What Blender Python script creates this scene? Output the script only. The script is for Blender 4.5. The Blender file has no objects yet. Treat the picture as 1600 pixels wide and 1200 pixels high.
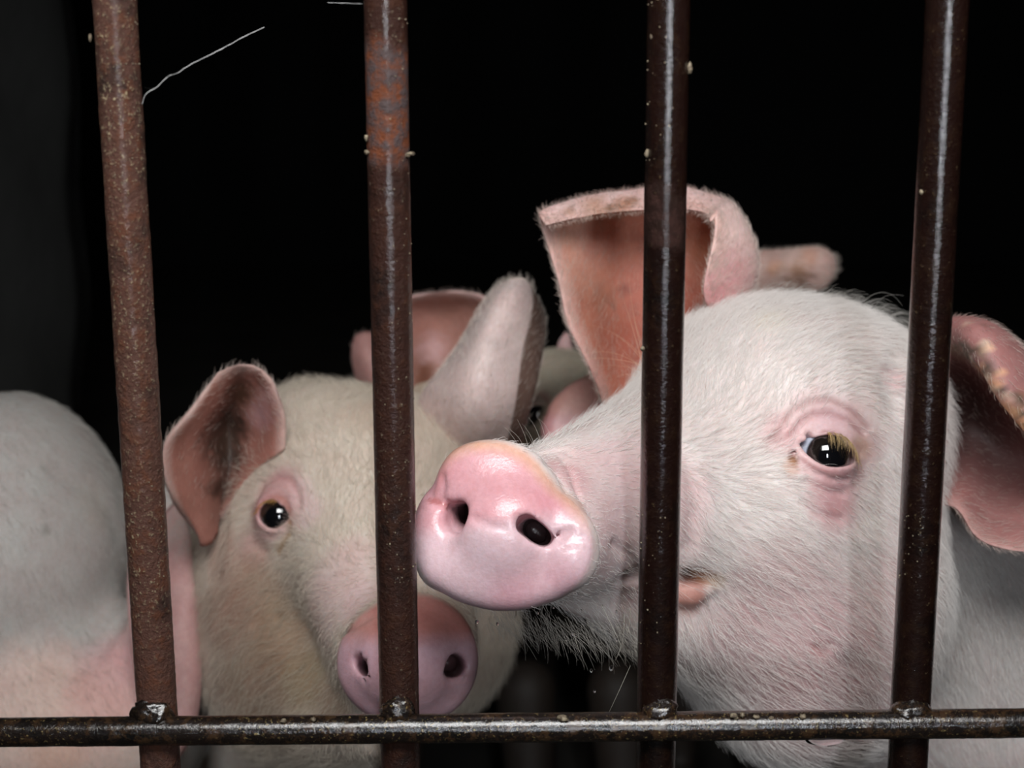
import bpy, math, random
import numpy as np
from mathutils import Matrix, Vector

# ------------------------------------------------------------------ camera, world, lights, exposure
R = math.radians
PITCH = R(11.5)
F = 2400.0                       # focal length in pixels of the 1600 px wide frame
CAMZ = 620.0                     # camera height above the floor, mm
sc = bpy.context.scene
cam_d = bpy.data.cameras.new('camera')
cam = bpy.data.objects.new('camera', cam_d)
sc.collection.objects.link(cam)
cam.location = (0, 0, CAMZ / 1000)
cam.rotation_euler = (math.pi / 2 - PITCH, 0, 0)
cam_d.sensor_width = 36
cam_d.lens = 36 * F / 1600
cam_d.clip_start = 0.01
cam_d.dof.use_dof = True
cam_d.dof.focus_distance = 0.655
cam_d.dof.aperture_fstop = 8.5
sc.camera = cam

world = bpy.data.worlds.new('world')
sc.world = world
world.use_nodes = True
world.node_tree.nodes['Background'].inputs[0].default_value = (0.8, 0.88, 1, 1)
world.node_tree.nodes['Background'].inputs[1].default_value = 0.003

def area(name, loc, aim, sx, sy, power, col=(1, 1, 1)):
    l = bpy.data.lights.new(name, 'AREA')
    l.shape = 'RECTANGLE'; l.size = sx; l.size_y = sy; l.energy = power; l.color = col
    o = bpy.data.objects.new(name, l)
    sc.collection.objects.link(o)
    o.location = loc
    o.rotation_euler = (Vector(aim) - Vector(loc)).to_track_quat('-Z', 'Y').to_euler()
    return o
lamp = area('lamp_over_passage', (0.035, 0.08, 1.05), (0.06, 0.72, 0.555), 0.52, 0.34, 2.6, (1.0, 1.0, 0.99))
lamp.data.spread = R(88)
area('doorway_daylight', (0.14, -1.1, 0.71), (0.10, 0.60, 0.66), 0.065, 0.44, 7.0, (0.88, 0.94, 1.0))

sc.view_settings.view_transform = 'Standard'
sc.view_settings.look = 'None'
sc.view_settings.exposure = 0.0
sc.view_settings.gamma = 1.0
sc.view_settings.use_curve_mapping = False
sc.cycles.max_bounces = 6
sc.cycles.transparent_max_bounces = 8

rng = np.random.default_rng(7)
cp, sp = math.cos(PITCH), math.sin(PITCH)

# ------------------------------------------------------------------ frames: camera-aligned mm <-> world m
def P(px, py, d):
    return np.array([(px - 800) * d / F, (600 - py) * d / F, d], float)
def to_world(p):
    p = np.asarray(p, float)
    X, Y, Z = p[..., 0], p[..., 1], p[..., 2]
    return np.stack([X, Z * cp + Y * sp, CAMZ - Z * sp + Y * cp], -1) / 1000
def W(x, y, z):                  # world mm -> camera mm
    z = z - CAMZ
    return np.array([x, y * sp + z * cp, y * cp - z * sp], float)
def nrm(v):
    v = np.asarray(v, float)
    return v / np.maximum(np.linalg.norm(v, axis=-1, keepdims=True), 1e-9)

# ------------------------------------------------------------------ linking and tagging
def link(o, parent=None):
    sc.collection.objects.link(o)
    if parent is not None:
        o.parent = parent
    return o
def empty(name, loc, label, cat, group=None):
    o = bpy.data.objects.new(name, None)
    o.empty_display_size = 0.05
    o.location = loc
    o['label'] = label; o['category'] = cat
    if group: o['group'] = group
    return link(o)
def mesh_np(name, verts, faces, mat, parent=None, smooth=True, col=None, rough=None, label=None):
    """faces (n,4) or (n,3) int array; verts world metres"""
    off = np.array(parent.location) if parent is not None else np.zeros(3)
    if parent is not None and parent.parent is not None:
        off = off + np.array(parent.parent.location)
    me = bpy.data.meshes.new(name)
    verts = np.asarray(verts, float) - off
    if isinstance(faces, np.ndarray):
        k = faces.shape[1]; n = len(faces)
        me.vertices.add(len(verts)); me.vertices.foreach_set('co', verts.astype(np.float32).ravel())
        me.loops.add(n * k); me.loops.foreach_set('vertex_index', faces.astype(np.int32).ravel())
        me.polygons.add(n)
        me.polygons.foreach_set('loop_start', np.arange(0, n * k, k, dtype=np.int32))
        me.polygons.foreach_set('loop_total', np.full(n, k, np.int32))
        me.update(calc_edges=True)
    else:
        me.from_pydata([tuple(v) for v in verts], [], faces)
    me.polygons.foreach_set('use_smooth', np.full(len(me.polygons), smooth))
    if col is not None:
        a = me.attributes.new('tint', 'FLOAT_COLOR', 'POINT')
        c4 = np.ones((len(verts), 4), np.float32); c4[:, :3] = col
        a.data.foreach_set('color', c4.ravel())
    if rough is not None:
        a = me.attributes.new('rough', 'FLOAT', 'POINT')
        a.data.foreach_set('value', np.asarray(rough, np.float32))
    me.materials.append(mat)
    me.validate(); me.update()
    o = bpy.data.objects.new(name, me)
    if label: o['label'] = label
    return link(o, parent)

# ------------------------------------------------------------------ materials
def new_mat(name):
    m = bpy.data.materials.new(name); m.use_nodes = True
    nt = m.node_tree
    return m, nt, nt.nodes['Principled BSDF']
def N(nt, kind, **kw):
    n = nt.nodes.new(kind)
    for k, v in kw.items():
        if k in n.inputs: n.inputs[k].default_value = v
        else: setattr(n, k, v)
    return n
def noise(nt, scale, detail=4, rough=0.6):
    tc = N(nt, 'ShaderNodeTexCoord')
    n = N(nt, 'ShaderNodeTexNoise', Scale=scale, Detail=detail, Roughness=rough)
    nt.links.new(tc.outputs['Object'], n.inputs['Vector'])
    return n
def ramp(nt, src, stops):
    r = N(nt, 'ShaderNodeValToRGB')
    e = r.color_ramp.elements
    while len(e) > len(stops): e.remove(e[-1])
    while len(e) < len(stops): e.new(0.5)
    for i, (p, c) in enumerate(stops):
        e[i].position = p
        e[i].color = (c, c, c, 1) if isinstance(c, (int, float)) else (*c, 1)
    nt.links.new(src, r.inputs[0])
    return r
def mixc(nt, a, b, fac, mode='MIX'):
    m = N(nt, 'ShaderNodeMix', data_type='RGBA', blend_type=mode)
    for sock, v in ((m.inputs[0], fac), (m.inputs[6], a), (m.inputs[7], b)):
        if hasattr(v, 'links'): nt.links.new(v, sock)
        elif isinstance(v, (int, float)): sock.default_value = v
        else: sock.default_value = (*v, 1)
    return m.outputs[2]

def skin_material(name, sss=0.22, mottling=0.5, bump=0.25):
    m, nt, b = new_mat(name)
    at = N(nt, 'ShaderNodeAttribute', attribute_name='tint')
    ar = N(nt, 'ShaderNodeAttribute', attribute_name='rough')
    n1 = noise(nt, 55, 5); n2 = noise(nt, 420, 3)
    r1 = ramp(nt, n1.outputs[0], [(0.35, (0.93, 0.80, 0.79)), (0.62, (1.03, 1.03, 1.02))])
    r2 = ramp(nt, n2.outputs[0], [(0.38, (0.90, 0.84, 0.82)), (0.6, (1.03, 1.02, 1.02))])
    c = mixc(nt, at.outputs['Color'], r1.outputs[0], mottling, 'MULTIPLY')
    c = mixc(nt, c, r2.outputs[0], mottling, 'MULTIPLY')
    nt.links.new(c, b.inputs['Base Color'])
    nt.links.new(ar.outputs['Fac'], b.inputs['Roughness'])
    b.inputs['Subsurface Weight'].default_value = sss
    b.inputs['Subsurface Radius'].default_value = (1.0, 0.35, 0.22)
    b.inputs['Subsurface Scale'].default_value = 0.004
    n3 = noise(nt, 900, 3); n4 = noise(nt, 260, 3)
    add = N(nt, 'ShaderNodeMath', operation='ADD')
    nt.links.new(n3.outputs[0], add.inputs[0]); nt.links.new(n4.outputs[0], add.inputs[1])
    bp = N(nt, 'ShaderNodeBump', Strength=bump, Distance=0.0006)
    nt.links.new(add.outputs[0], bp.inputs['Height'])
    nt.links.new(bp.outputs[0], b.inputs['Normal'])
    return m
M_SKIN = skin_material('pig_skin')

def fur_material(name):
    m, nt, b = new_mat(name)
    at = N(nt, 'ShaderNodeAttribute', attribute_name='tint')
    nt.links.new(at.outputs['Color'], b.inputs['Base Color'])
    b.inputs['Roughness'].default_value = 0.42
    b.inputs['Specular IOR Level'].default_value = 0.35
    tr = N(nt, 'ShaderNodeBsdfTranslucent')
    nt.links.new(at.outputs['Color'], tr.inputs['Color'])
    mx = N(nt, 'ShaderNodeMixShader'); mx.inputs[0].default_value = 0.25
    out = nt.nodes['Material Output']
    nt.links.new(b.outputs[0], mx.inputs[1]); nt.links.new(tr.outputs[0], mx.inputs[2])
    nt.links.new(mx.outputs[0], out.inputs['Surface'])
    return m
M_FUR = fur_material('pig_hair')

def eye_material():
    m, nt, b = new_mat('wet_eye')
    at = N(nt, 'ShaderNodeAttribute', attribute_name='tint')
    nt.links.new(at.outputs['Color'], b.inputs['Base Color'])
    b.inputs['Roughness'].default_value = 0.04
    b.inputs['Coat Weight'].default_value = 1.0
    b.inputs['Coat Roughness'].default_value = 0.02
    return m
M_EYE = eye_material()

def rust_material(name, dark, rust, pale, orange, amount, wet, pale_amt, zone=None):
    """amount: how much rust shows, wet: 0 dry .. 1 film of water, pale_amt: dried mud flecks"""
    m, nt, b = new_mat(name)
    n1 = noise(nt, 38, 8, 0.65); n2 = noise(nt, 170, 6, 0.7); n3 = noise(nt, 620, 4, 0.7); n4 = noise(nt, 16, 5)
    k1 = ramp(nt, n1.outputs[0], [(0.5 - amount * 0.25, 0), (0.62 - amount * 0.2, 1)])
    c = mixc(nt, dark, rust, k1.outputs[0])
    k2 = ramp(nt, n2.outputs[0], [(0.5, 0), (0.62, 1)])
    k2b = N(nt, 'ShaderNodeMath', operation='MULTIPLY'); k2b.inputs[1].default_value = 0.55
    nt.links.new(k2.outputs[0], k2b.inputs[0])
    c = mixc(nt, c, orange, k2b.outputs[0])
    k3 = ramp(nt, n3.outputs[0], [(0.66 - pale_amt * 0.12, 0), (0.74 - pale_amt * 0.1, 1)])
    k4 = ramp(nt, n4.outputs[0], [(0.42, 0.1), (0.6, 1)])
    k5 = N(nt, 'ShaderNodeMath', operation='MULTIPLY'); nt.links.new(k3.outputs[0], k5.inputs[0]); nt.links.new(k4.outputs[0], k5.inputs[1])
    c = mixc(nt, c, pale, k5.outputs[0])
    rr = ramp(nt, n2.outputs[0], [(0.3, 0.62 - 0.38 * wet), (0.7, 0.85 - 0.4 * wet)]).outputs[0]
    if zone:                                   # a dry, flaking patch of its own on the bar: (z low, z high, colour a, colour b)
        z0, z1, za, zb, strength = zone
        tc = N(nt, 'ShaderNodeTexCoord'); sx = N(nt, 'ShaderNodeSeparateXYZ'); nt.links.new(tc.outputs['Object'], sx.inputs[0])
        nz = N(nt, 'ShaderNodeMath', operation='MULTIPLY_ADD'); nz.inputs[1].default_value = 0.03
        nt.links.new(n1.outputs[0], nz.inputs[0]); nt.links.new(sx.outputs['Z'], nz.inputs[2])
        mr = N(nt, 'ShaderNodeMapRange'); mr.inputs['From Min'].default_value = z0; mr.inputs['From Max'].default_value = z1; nt.links.new(nz.outputs[0], mr.inputs['Value'])
        zr = ramp(nt, mr.outputs[0], [(0.0, 0), (0.15, strength), (0.85, strength), (1.0, 0)])
        zc = ramp(nt, n2.outputs[0], [(0.40, za), (0.56, zb)])
        c = mixc(nt, c, zc.outputs[0], zr.outputs[0])
        rr = mixc(nt, rr, (0.8, 0.8, 0.8), zr.outputs[0])
        cw = N(nt, 'ShaderNodeMath', operation='MULTIPLY_ADD'); cw.inputs[1].default_value = -wet; cw.inputs[2].default_value = wet
        nt.links.new(zr.outputs[0], cw.inputs[0])
    nt.links.new(c, b.inputs['Base Color'])
    nt.links.new(rr, b.inputs['Roughness'])
    b.inputs['Specular IOR Level'].default_value = 0.3 - 0.27 * wet
    b.inputs['Coat Weight'].default_value = wet
    if zone: nt.links.new(cw.outputs[0], b.inputs['Coat Weight'])
    b.inputs['Coat Roughness'].default_value = 0.06
    add = N(nt, 'ShaderNodeMath', operation='MULTIPLY_ADD'); add.inputs[1].default_value = 1.4
    nt.links.new(n2.outputs[0], add.inputs[0]); nt.links.new(n3.outputs[0], add.inputs[2])
    bp = N(nt, 'ShaderNodeBump', Strength=0.85, Distance=(0.0016 if wet < 0.4 else 0.0012) if wet < 0.7 else 0.0006)
    nt.links.new(add.outputs[0], bp.inputs['Height'])
    nt.links.new(bp.outputs[0], b.inputs['Normal'])
    bc = N(nt, 'ShaderNodeBump', Strength=0.42, Distance=0.0004)
    nt.links.new(add.outputs[0], bc.inputs['Height'])
    b.inputs['Coat IOR'].default_value = 1.5 + 0.35 * wet
    nt.links.new(bc.outputs[0], b.inputs['Coat Normal'])
    return m
M_BAR1 = rust_material('dry_rust', (0.018, 0.011, 0.009), (0.095, 0.042, 0.030), (0.36, 0.29, 0.18), (0.13, 0.042, 0.018), 0.75, 0.3, 0.75)
M_BAR2 = rust_material('mixed_rust', (0.008, 0.0055, 0.005), (0.034, 0.013, 0.009), (0.20, 0.16, 0.11), (0.055, 0.020, 0.010), 0.7, 0.6, 0.4,
                       (0.598, 0.650, (0.165, 0.050, 0.022), (0.075, 0.055, 0.055), 0.85))
M_BAR3 = rust_material('wet_dark_rust', (0.0035, 0.0022, 0.002), (0.010, 0.0038, 0.0028), (0.08, 0.055, 0.03), (0.018, 0.008, 0.004), 0.6, 0.9, 0.35,
                       (0.568, 0.596, (0.050, 0.024, 0.020), (0.022, 0.012, 0.010), 0.6))
M_BAR4 = rust_material('wet_black_bar_rust', (0.0035, 0.0022, 0.002), (0.010, 0.0038, 0.0028), (0.08, 0.055, 0.03), (0.018, 0.008, 0.004), 0.6, 0.9, 0.3)
M_HBAR = rust_material('wet_black_rust', (0.005, 0.004, 0.0036), (0.011, 0.007, 0.0055), (0.26, 0.19, 0.08), (0.07, 0.035, 0.015), 0.5, 0.8, 0.55)

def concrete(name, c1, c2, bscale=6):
    m, nt, b = new_mat(name)
    n1 = noise(nt, bscale, 8, 0.6); n2 = noise(nt, bscale * 12, 5)
    r = ramp(nt, n1.outputs[0], [(0.3, c1), (0.7, c2)])
    nt.links.new(r.outputs[0], b.inputs['Base Color'])
    b.inputs['Roughness'].default_value = 0.9
    bp = N(nt, 'ShaderNodeBump', Strength=0.4, Distance=0.004)
    nt.links.new(n2.outputs[0], bp.inputs['Height']); nt.links.new(bp.outputs[0], b.inputs['Normal'])
    return m
M_WALL = concrete('stained_concrete', (0.05, 0.05, 0.048), (0.10, 0.10, 0.096), 5)
M_DARKWALL = concrete('near_black_wall', (0.004, 0.004, 0.004), (0.007, 0.007, 0.007))  # even near-black tone for the outer walls and ceiling
M_FLOOR = concrete('pen_floor_concrete', (0.02, 0.017, 0.014), (0.05, 0.043, 0.036))

def clear_material():
    m, nt, b = new_mat('clear_water')
    b.inputs['Base Color'].default_value = (0.95, 0.97, 1, 1)
    b.inputs['Roughness'].default_value = 0.02
    b.inputs['Transmission Weight'].default_value = 1.0
    b.inputs['IOR'].default_value = 1.33
    return m
M_WATER = clear_material()
def silk_material():
    m, nt, b = new_mat('cobweb_silk')
    n = noise(nt, 200)
    r = ramp(nt, n.outputs[0], [(0.3, 0.35), (0.7, 0.7)])
    nt.links.new(r.outputs[0], b.inputs['Base Color'])
    b.inputs['Roughness'].default_value = 0.5
    return m
M_SILK = silk_material()

# ------------------------------------------------------------------ implicit surfaces
def smin(a, b, k):
    h = np.clip(0.5 + 0.5 * (b - a) / k, 0, 1)
    return b * (1 - h) + a * h - k * h * (1 - h)
def smax(a, b, k):
    return -smin(-a, -b, k)
def round_cone(a, b, r1, r2):
    a = np.array(a, float); b = np.array(b, float)
    ba = b - a; l2 = ba @ ba; rr = r1 - r2; a2 = l2 - rr * rr; il2 = 1 / l2
    def f(p):
        pa = p - a
        y = pa @ ba; z = y - l2
        x2 = ((pa * l2 - ba * y[:, None]) ** 2).sum(1)
        y2 = y * y * l2; z2 = z * z * l2
        k = np.sign(rr) * rr * rr * x2
        d = (np.sqrt(x2 * a2 * il2) + y * rr) * il2 - r1
        m1 = np.sign(z) * a2 * z2 > k
        d = np.where(m1, np.sqrt(x2 + z2) * il2 - r2, d)
        m2 = (~m1) & (np.sign(y) * a2 * y2 < k)
        return np.where(m2, np.sqrt(x2 + y2) * il2 - r1, d)
    return f
def rot_axes(xaxis, up=(0, 1, 0)):
    x = nrm(xaxis); z = nrm(np.cross(x, up)); y = np.cross(z, x)
    return np.stack([x, y, z])
def ellipsoid(c, r, axes=None):
    c = np.array(c, float); r = np.array(r, float)
    A = np.eye(3) if axes is None else np.array(axes, float)
    def f(p):
        q = (p - c) @ A.T
        k0 = np.sqrt(((q / r) ** 2).sum(1)) + 1e-9
        k1 = np.sqrt(((q / r ** 2) ** 2).sum(1)) + 1e-9
        return k0 * (k0 - 1) / k1
    return f
def sphere(c, r):
    c = np.array(c, float)
    return lambda p: np.sqrt(((p - c) ** 2).sum(1)) - r
def polyline_dist(p, pts):
    d = None
    for a, b in zip(pts[:-1], pts[1:]):
        ba = b - a
        t = np.clip(((p - a) @ ba) / (ba @ ba + 1e-9), 0, 1)
        e = ((p - a - t[:, None] * ba) ** 2).sum(1)
        d = e if d is None else np.minimum(d, e)
    return np.sqrt(d)

class Disc:
    """snout disc: an outline r(theta) in its own plane, rounded rim, domed face"""
    def __init__(s, centre, normal, outline, half, rnd, dome=3.0):
        s.c = np.array(centre, float); s.N = nrm(normal)
        s.U = nrm(np.cross(s.N, (0, 1, 0))); s.U = s.U * np.sign(s.U[0])
        s.V = np.cross(s.N, s.U); s.V = s.V * np.sign(s.V[1])
        s.half, s.rnd, s.dome = half, rnd, dome
        th, rr = [], []
        for q in outline:
            if len(q) == 2:
                ray = np.array([(q[0] - 800) / F, (600 - q[1]) / F, 1.0])
                t = (s.c @ s.N) / (ray @ s.N)
                w = ray * t - s.c
                x, y = w @ s.U, w @ s.V
                th.append(math.atan2(y, x)); rr.append(math.hypot(x, y))
        o = np.argsort(th); th = np.array(th)[o]; rr = np.array(rr)[o]
        T = np.linspace(-math.pi, math.pi, 361)
        r = np.interp(T, np.r_[th - 2 * math.pi, th, th + 2 * math.pi], np.r_[rr, rr, rr])
        k = np.exp(-0.5 * (np.arange(-9, 10) / 4.0) ** 2); k /= k.sum()
        r = np.convolve(np.r_[r[-10:-1], r, r[1:10]], k, 'valid')
        s.T, s.r = T, r
    def local(s, p):
        w = p - s.c
        return w @ s.U, w @ s.V, w @ s.N
    def __call__(s, p):
        x, y, n = s.local(p)
        rho = np.hypot(x, y); R0 = np.interp(np.arctan2(y, x), s.T, s.r)
        n = n - s.dome * (1 - np.minimum(rho / R0, 1.2) ** 2)
        qx = rho - R0 + s.rnd; qn = np.abs(n) - s.half + s.rnd
        return np.minimum(np.maximum(qx, qn), 0) + np.hypot(np.maximum(qx, 0), np.maximum(qn, 0)) - s.rnd

class Shape:
    def __init__(s): s.ops = []; s.grooves = []
    def add(s, f, k=12): s.ops.append((0, f, k)); return s
    def cut(s, f, k=2): s.ops.append((1, f, k)); return s
    def base(s, p):
        d = None
        for kind, f, k in s.ops:
            e = f(p)
            if d is None: d = e
            elif kind == 0: d = smin(d, e, k)
            else: d = smax(d, -e, k)
        return d
    def __call__(s, p):
        d = s.base(p)
        near = np.abs(d) < 15
        if s.grooves and near.any():
            q = p[near]; add = np.zeros(len(q))
            for pts, w, amp in s.grooves:
                lo = pts.min(0) - 4 * w; hi = pts.max(0) + 4 * w
                m = ((q > lo) & (q < hi)).all(1)
                if m.any():
                    e = polyline_dist(q[m], pts)
                    add[m] += amp * np.exp(-(e / w) ** 2)
            d = d.copy(); d[near] += add
        return d
    def hit(s, px, py, start=450.0):
        """point of the surface seen along the ray of a pixel (used once, to anchor details in 3-D)"""
        ray = nrm([(px - 800) / F, (600 - py) / F, 1.0]); t = start
        for _ in range(140):
            d = s.base((ray * t)[None])[0]
            if d < 0.05: break
            t += max(d * 0.7, 0.03)
            if t > 1600: return None
        return ray * t
    def groove(s, pix, w, amp):
        pts = [s.hit(*q) for q in pix]
        pts = [q for q in pts if q is not None]
        if len(pts) == 1: pts.append(pts[0] + 0.01)
        s.grooves.append((np.array(pts), w, amp))
    def normal(s, p, e=0.4):
        g = np.stack([s(p + np.eye(3)[i] * e) - s(p - np.eye(3)[i] * e) for i in range(3)], 1)
        return nrm(g)

def surface_nets(shape, centre, r0, h, half_extent):
    """naive surface nets on a grid that coarsens away from its centre"""
    B = 8
    c = np.array(centre, float)
    def warp(q): return c + q * (1 + ((q ** 2).sum(-1, keepdims=True)) / r0 ** 2)
    n = int(math.ceil(half_extent / (h * B))) * 2
    ax = (np.arange(n) - n / 2 + 0.5) * h * B
    g = np.stack(np.meshgrid(ax, ax, ax, indexing='ij'), -1).reshape(-1, 3)
    stretch = 1 + 3 * (g ** 2).sum(1) / r0 ** 2
    d = np.concatenate([shape.base(warp(x)) for x in np.array_split(g, max(1, len(g) // 200000))])
    keep = np.abs(d) < h * B * 0.95 * stretch + 6
    idx = np.stack(np.unravel_index(np.nonzero(keep)[0], (n, n, n)), 1)
    M = n * B + 1
    V = np.full((M, M, M), np.nan, np.float32)
    o = np.stack(np.meshgrid(*[np.arange(B + 1)] * 3, indexing='ij'), -1).reshape(-1, 3)
    for chunk in np.array_split(idx, max(1, len(idx) // 300)):
        gi = (chunk[:, None, :] * B + o[None]).reshape(-1, 3)
        q = (gi - n * B / 2) * h
        V[gi[:, 0], gi[:, 1], gi[:, 2]] = shape(warp(q))
    C = None; cnt = None
    inside = V < 0; valid = ~np.isnan(V)
    s8 = [inside[i:M - 1 + i, j:M - 1 + j, k:M - 1 + k] for i in (0, 1) for j in (0, 1) for k in (0, 1)]
    v8 = [valid[i:M - 1 + i, j:M - 1 + j, k:M - 1 + k] for i in (0, 1) for j in (0, 1) for k in (0, 1)]
    anyin = s8[0].copy(); allin = s8[0].copy(); ok = v8[0].copy()
    for a, b_ in zip(s8[1:], v8[1:]): anyin |= a; allin &= a; ok &= b_
    act = np.argwhere(anyin & ~allin & ok)
    vid = np.full((M - 1,) * 3, -1, np.int32)
    vid[act[:, 0], act[:, 1], act[:, 2]] = np.arange(len(act))
    corner = [(i, j, k) for i in (0, 1) for j in (0, 1) for k in (0, 1)]
    vals = np.stack([V[act[:, 0] + i, act[:, 1] + j, act[:, 2] + k] for i, j, k in corner], 1)
    acc = np.zeros((len(act), 3)); num = np.zeros(len(act))
    for a in range(8):
        for b_ in range(a + 1, 8):
            df = [corner[b_][x] - corner[a][x] for x in range(3)]
            if sum(map(abs, df)) != 1: continue
            va, vb = vals[:, a], vals[:, b_]
            m = (va < 0) != (vb < 0)
            t = va[m] / (va[m] - vb[m])
            acc[m] += np.array(corner[a]) + t[:, None] * np.array(df)
            num[m] += 1
    q = (act + acc / num[:, None] - n * B / 2) * h
    verts = warp(q)
    faces = []
    for axn in range(3):
        u, v = (axn + 1) % 3, (axn + 2) % 3
        sl0 = [slice(None)] * 3; sl1 = [slice(None)] * 3
        sl0[axn] = slice(0, M - 1); sl1[axn] = slice(1, M)
        a = inside[tuple(sl0)]; b_ = inside[tuple(sl1)]
        both = valid[tuple(sl0)] & valid[tuple(sl1)]
        e = np.argwhere((a != b_) & both)
        e = e[(e[:, u] > 0) & (e[:, v] > 0) & (e[:, u] < M - 1) & (e[:, v] < M - 1)]
        def cell(du, dv):
            w = e.copy(); w[:, u] -= du; w[:, v] -= dv
            return vid[w[:, 0], w[:, 1], w[:, 2]]
        f = np.stack([cell(1, 1), cell(0, 1), cell(0, 0), cell(1, 0)], 1)
        flip = ~a[e[:, 0], e[:, 1], e[:, 2]]
        f[flip] = f[flip][:, ::-1]
        faces.append(f[(f >= 0).all(1)])
    faces = np.concatenate(faces)
    for _ in range(2):                                   # settle the vertices on the true surface
        dd = shape(verts); nn = shape.normal(verts)
        verts = verts - nn * np.clip(dd, -1.5, 1.5)[:, None] * 0.85
    return verts, faces, shape.normal(verts)

# ------------------------------------------------------------------ colour and hair fields
WHITE = np.array([0.74, 0.67, 0.65]); PINK = np.array([0.62, 0.33, 0.35]); PALEPINK = np.array([0.72, 0.52, 0.53])
DEEP = np.array([0.42, 0.14, 0.14]); BROWN = np.array([0.20, 0.10, 0.055]); TAN = np.array([0.45, 0.30, 0.19])
ORANGE = np.array([0.60, 0.26, 0.11]); BLACK = np.array([0.006, 0.005, 0.005])
def wob(p, s, seed=0):
    r = np.random.default_rng(seed); out = 0
    for i in range(5):
        k = r.normal(size=3) / s * (1.7 ** i) * 0.8
        out = out + np.sin(p @ k + r.uniform(0, 6.28)) / (1.35 ** i)
    return out / 3.0
class Paint:
    """skin colour as blobs anchored on the surface in 3-D"""
    def __init__(s, shape, base, rough=0.55): s.sh, s.base, s.rough, s.b = shape, np.array(base), rough, []
    def blob(s, px, py, rpx, col, st=1.0, rough=None, bare=0.0, soft=0.5, sy=1.0):
        c = s.sh.hit(px, py)
        if c is None: return s
        s.b.append(('b', c, rpx * c[2] / F, np.array(col), st, rough, bare, soft, sy)); return s
    def line(s, pix, wpx, col, st=1.0, rough=None, bare=0.0):
        pts = [s.sh.hit(*q) for q in pix]; pts = [q for q in pts if q is not None]
        if len(pts) < 2: return s
        s.b.append(('l', np.array(pts), wpx * pts[0][2] / F, np.array(col), st, rough, bare, 0.5, 1)); return s
    def __call__(s, p):
        n = len(p)
        col = np.tile(s.base, (n, 1)); ro = np.full(n, s.rough); bare = np.zeros(n)
        w1 = wob(p, 9, 3); w2 = wob(p, 3.2, 4)
        for kind, c, r, cc, st, rg, br, soft, sy in s.b:
            if kind == 'b':
                m = np.abs(p - c).max(1) < 2.2 * r * max(sy, 1)
                if not m.any(): continue
                w = (p[m] - c); w[:, 1] /= sy
                e = np.sqrt((w ** 2).sum(1)) / r
                e = e + 0.10 * w1[m] + 0.07 * w2[m]
                k = np.clip((1 + soft - e) / (2 * soft), 0, 1); k = k * k * (3 - 2 * k)
            else:
                m = ((p > c.min(0) - 3 * r) & (p < c.max(0) + 3 * r)).all(1)
                if not m.any(): continue
                k = np.exp(-(polyline_dist(p[m], c) / r) ** 2)
            col[m] += (cc - col[m]) * (k * st)[:, None]
            if rg is not None: ro[m] += (rg - ro[m]) * k
            if br: bare[m] = np.maximum(bare[m], k * br)
        return col, ro, bare

def make_curves(name, pos, radius, tint, npts, mat, parent, kind='stuff', label=None):
    """pos (n,npts,3) world metres; radius (n,npts) metres; tint (n,3)"""
    hc = bpy.data.hair_curves.new(name)
    n = len(pos)
    hc.add_curves([npts] * n)
    off = np.array(parent.location)
    if parent.parent is not None: off = off + np.array(parent.parent.location)
    hc.attributes['position'].data.foreach_set('vector', (pos - off).astype(np.float32).ravel())
    ra = hc.attributes.get('radius') or hc.attributes.new('radius', 'FLOAT', 'POINT')
    ra.data.foreach_set('value', radius.astype(np.float32).ravel())
    ta = hc.attributes.new('tint', 'FLOAT_COLOR', 'CURVE')
    c4 = np.ones((n, 4), np.float32); c4[:, :3] = tint
    ta.data.foreach_set('color', c4.ravel())
    hc.materials.append(mat)
    o = bpy.data.objects.new(name, hc)
    if kind: o['kind'] = kind
    if label: o['label'] = label
    return link(o, parent)

def strands(root, direction, normal, length, npts=5, lift=0.35, bend=0.5, jitter=0.25, clump=0.0):
    n = len(root)
    j = rng.normal(size=(n, 3)) * jitter
    t = direction + j; t -= (t * normal).sum(1)[:, None] * normal; t = nrm(t)
    lf = (lift * rng.uniform(0.5, 1.5, n))[:, None]
    d0 = nrm(t + normal * lf * 1.6)
    d1 = nrm(t + normal * lf * (1 - bend) * 0.3 + rng.normal(size=(n, 3)) * 0.12)
    s = np.linspace(0, 1, npts)[None, :, None]
    L = length[:, None, None]
    return root[:, None] + L * (d0[:, None] * (s - s * s / 2) + d1[:, None] * (s * s / 2)) * 1.1

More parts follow.
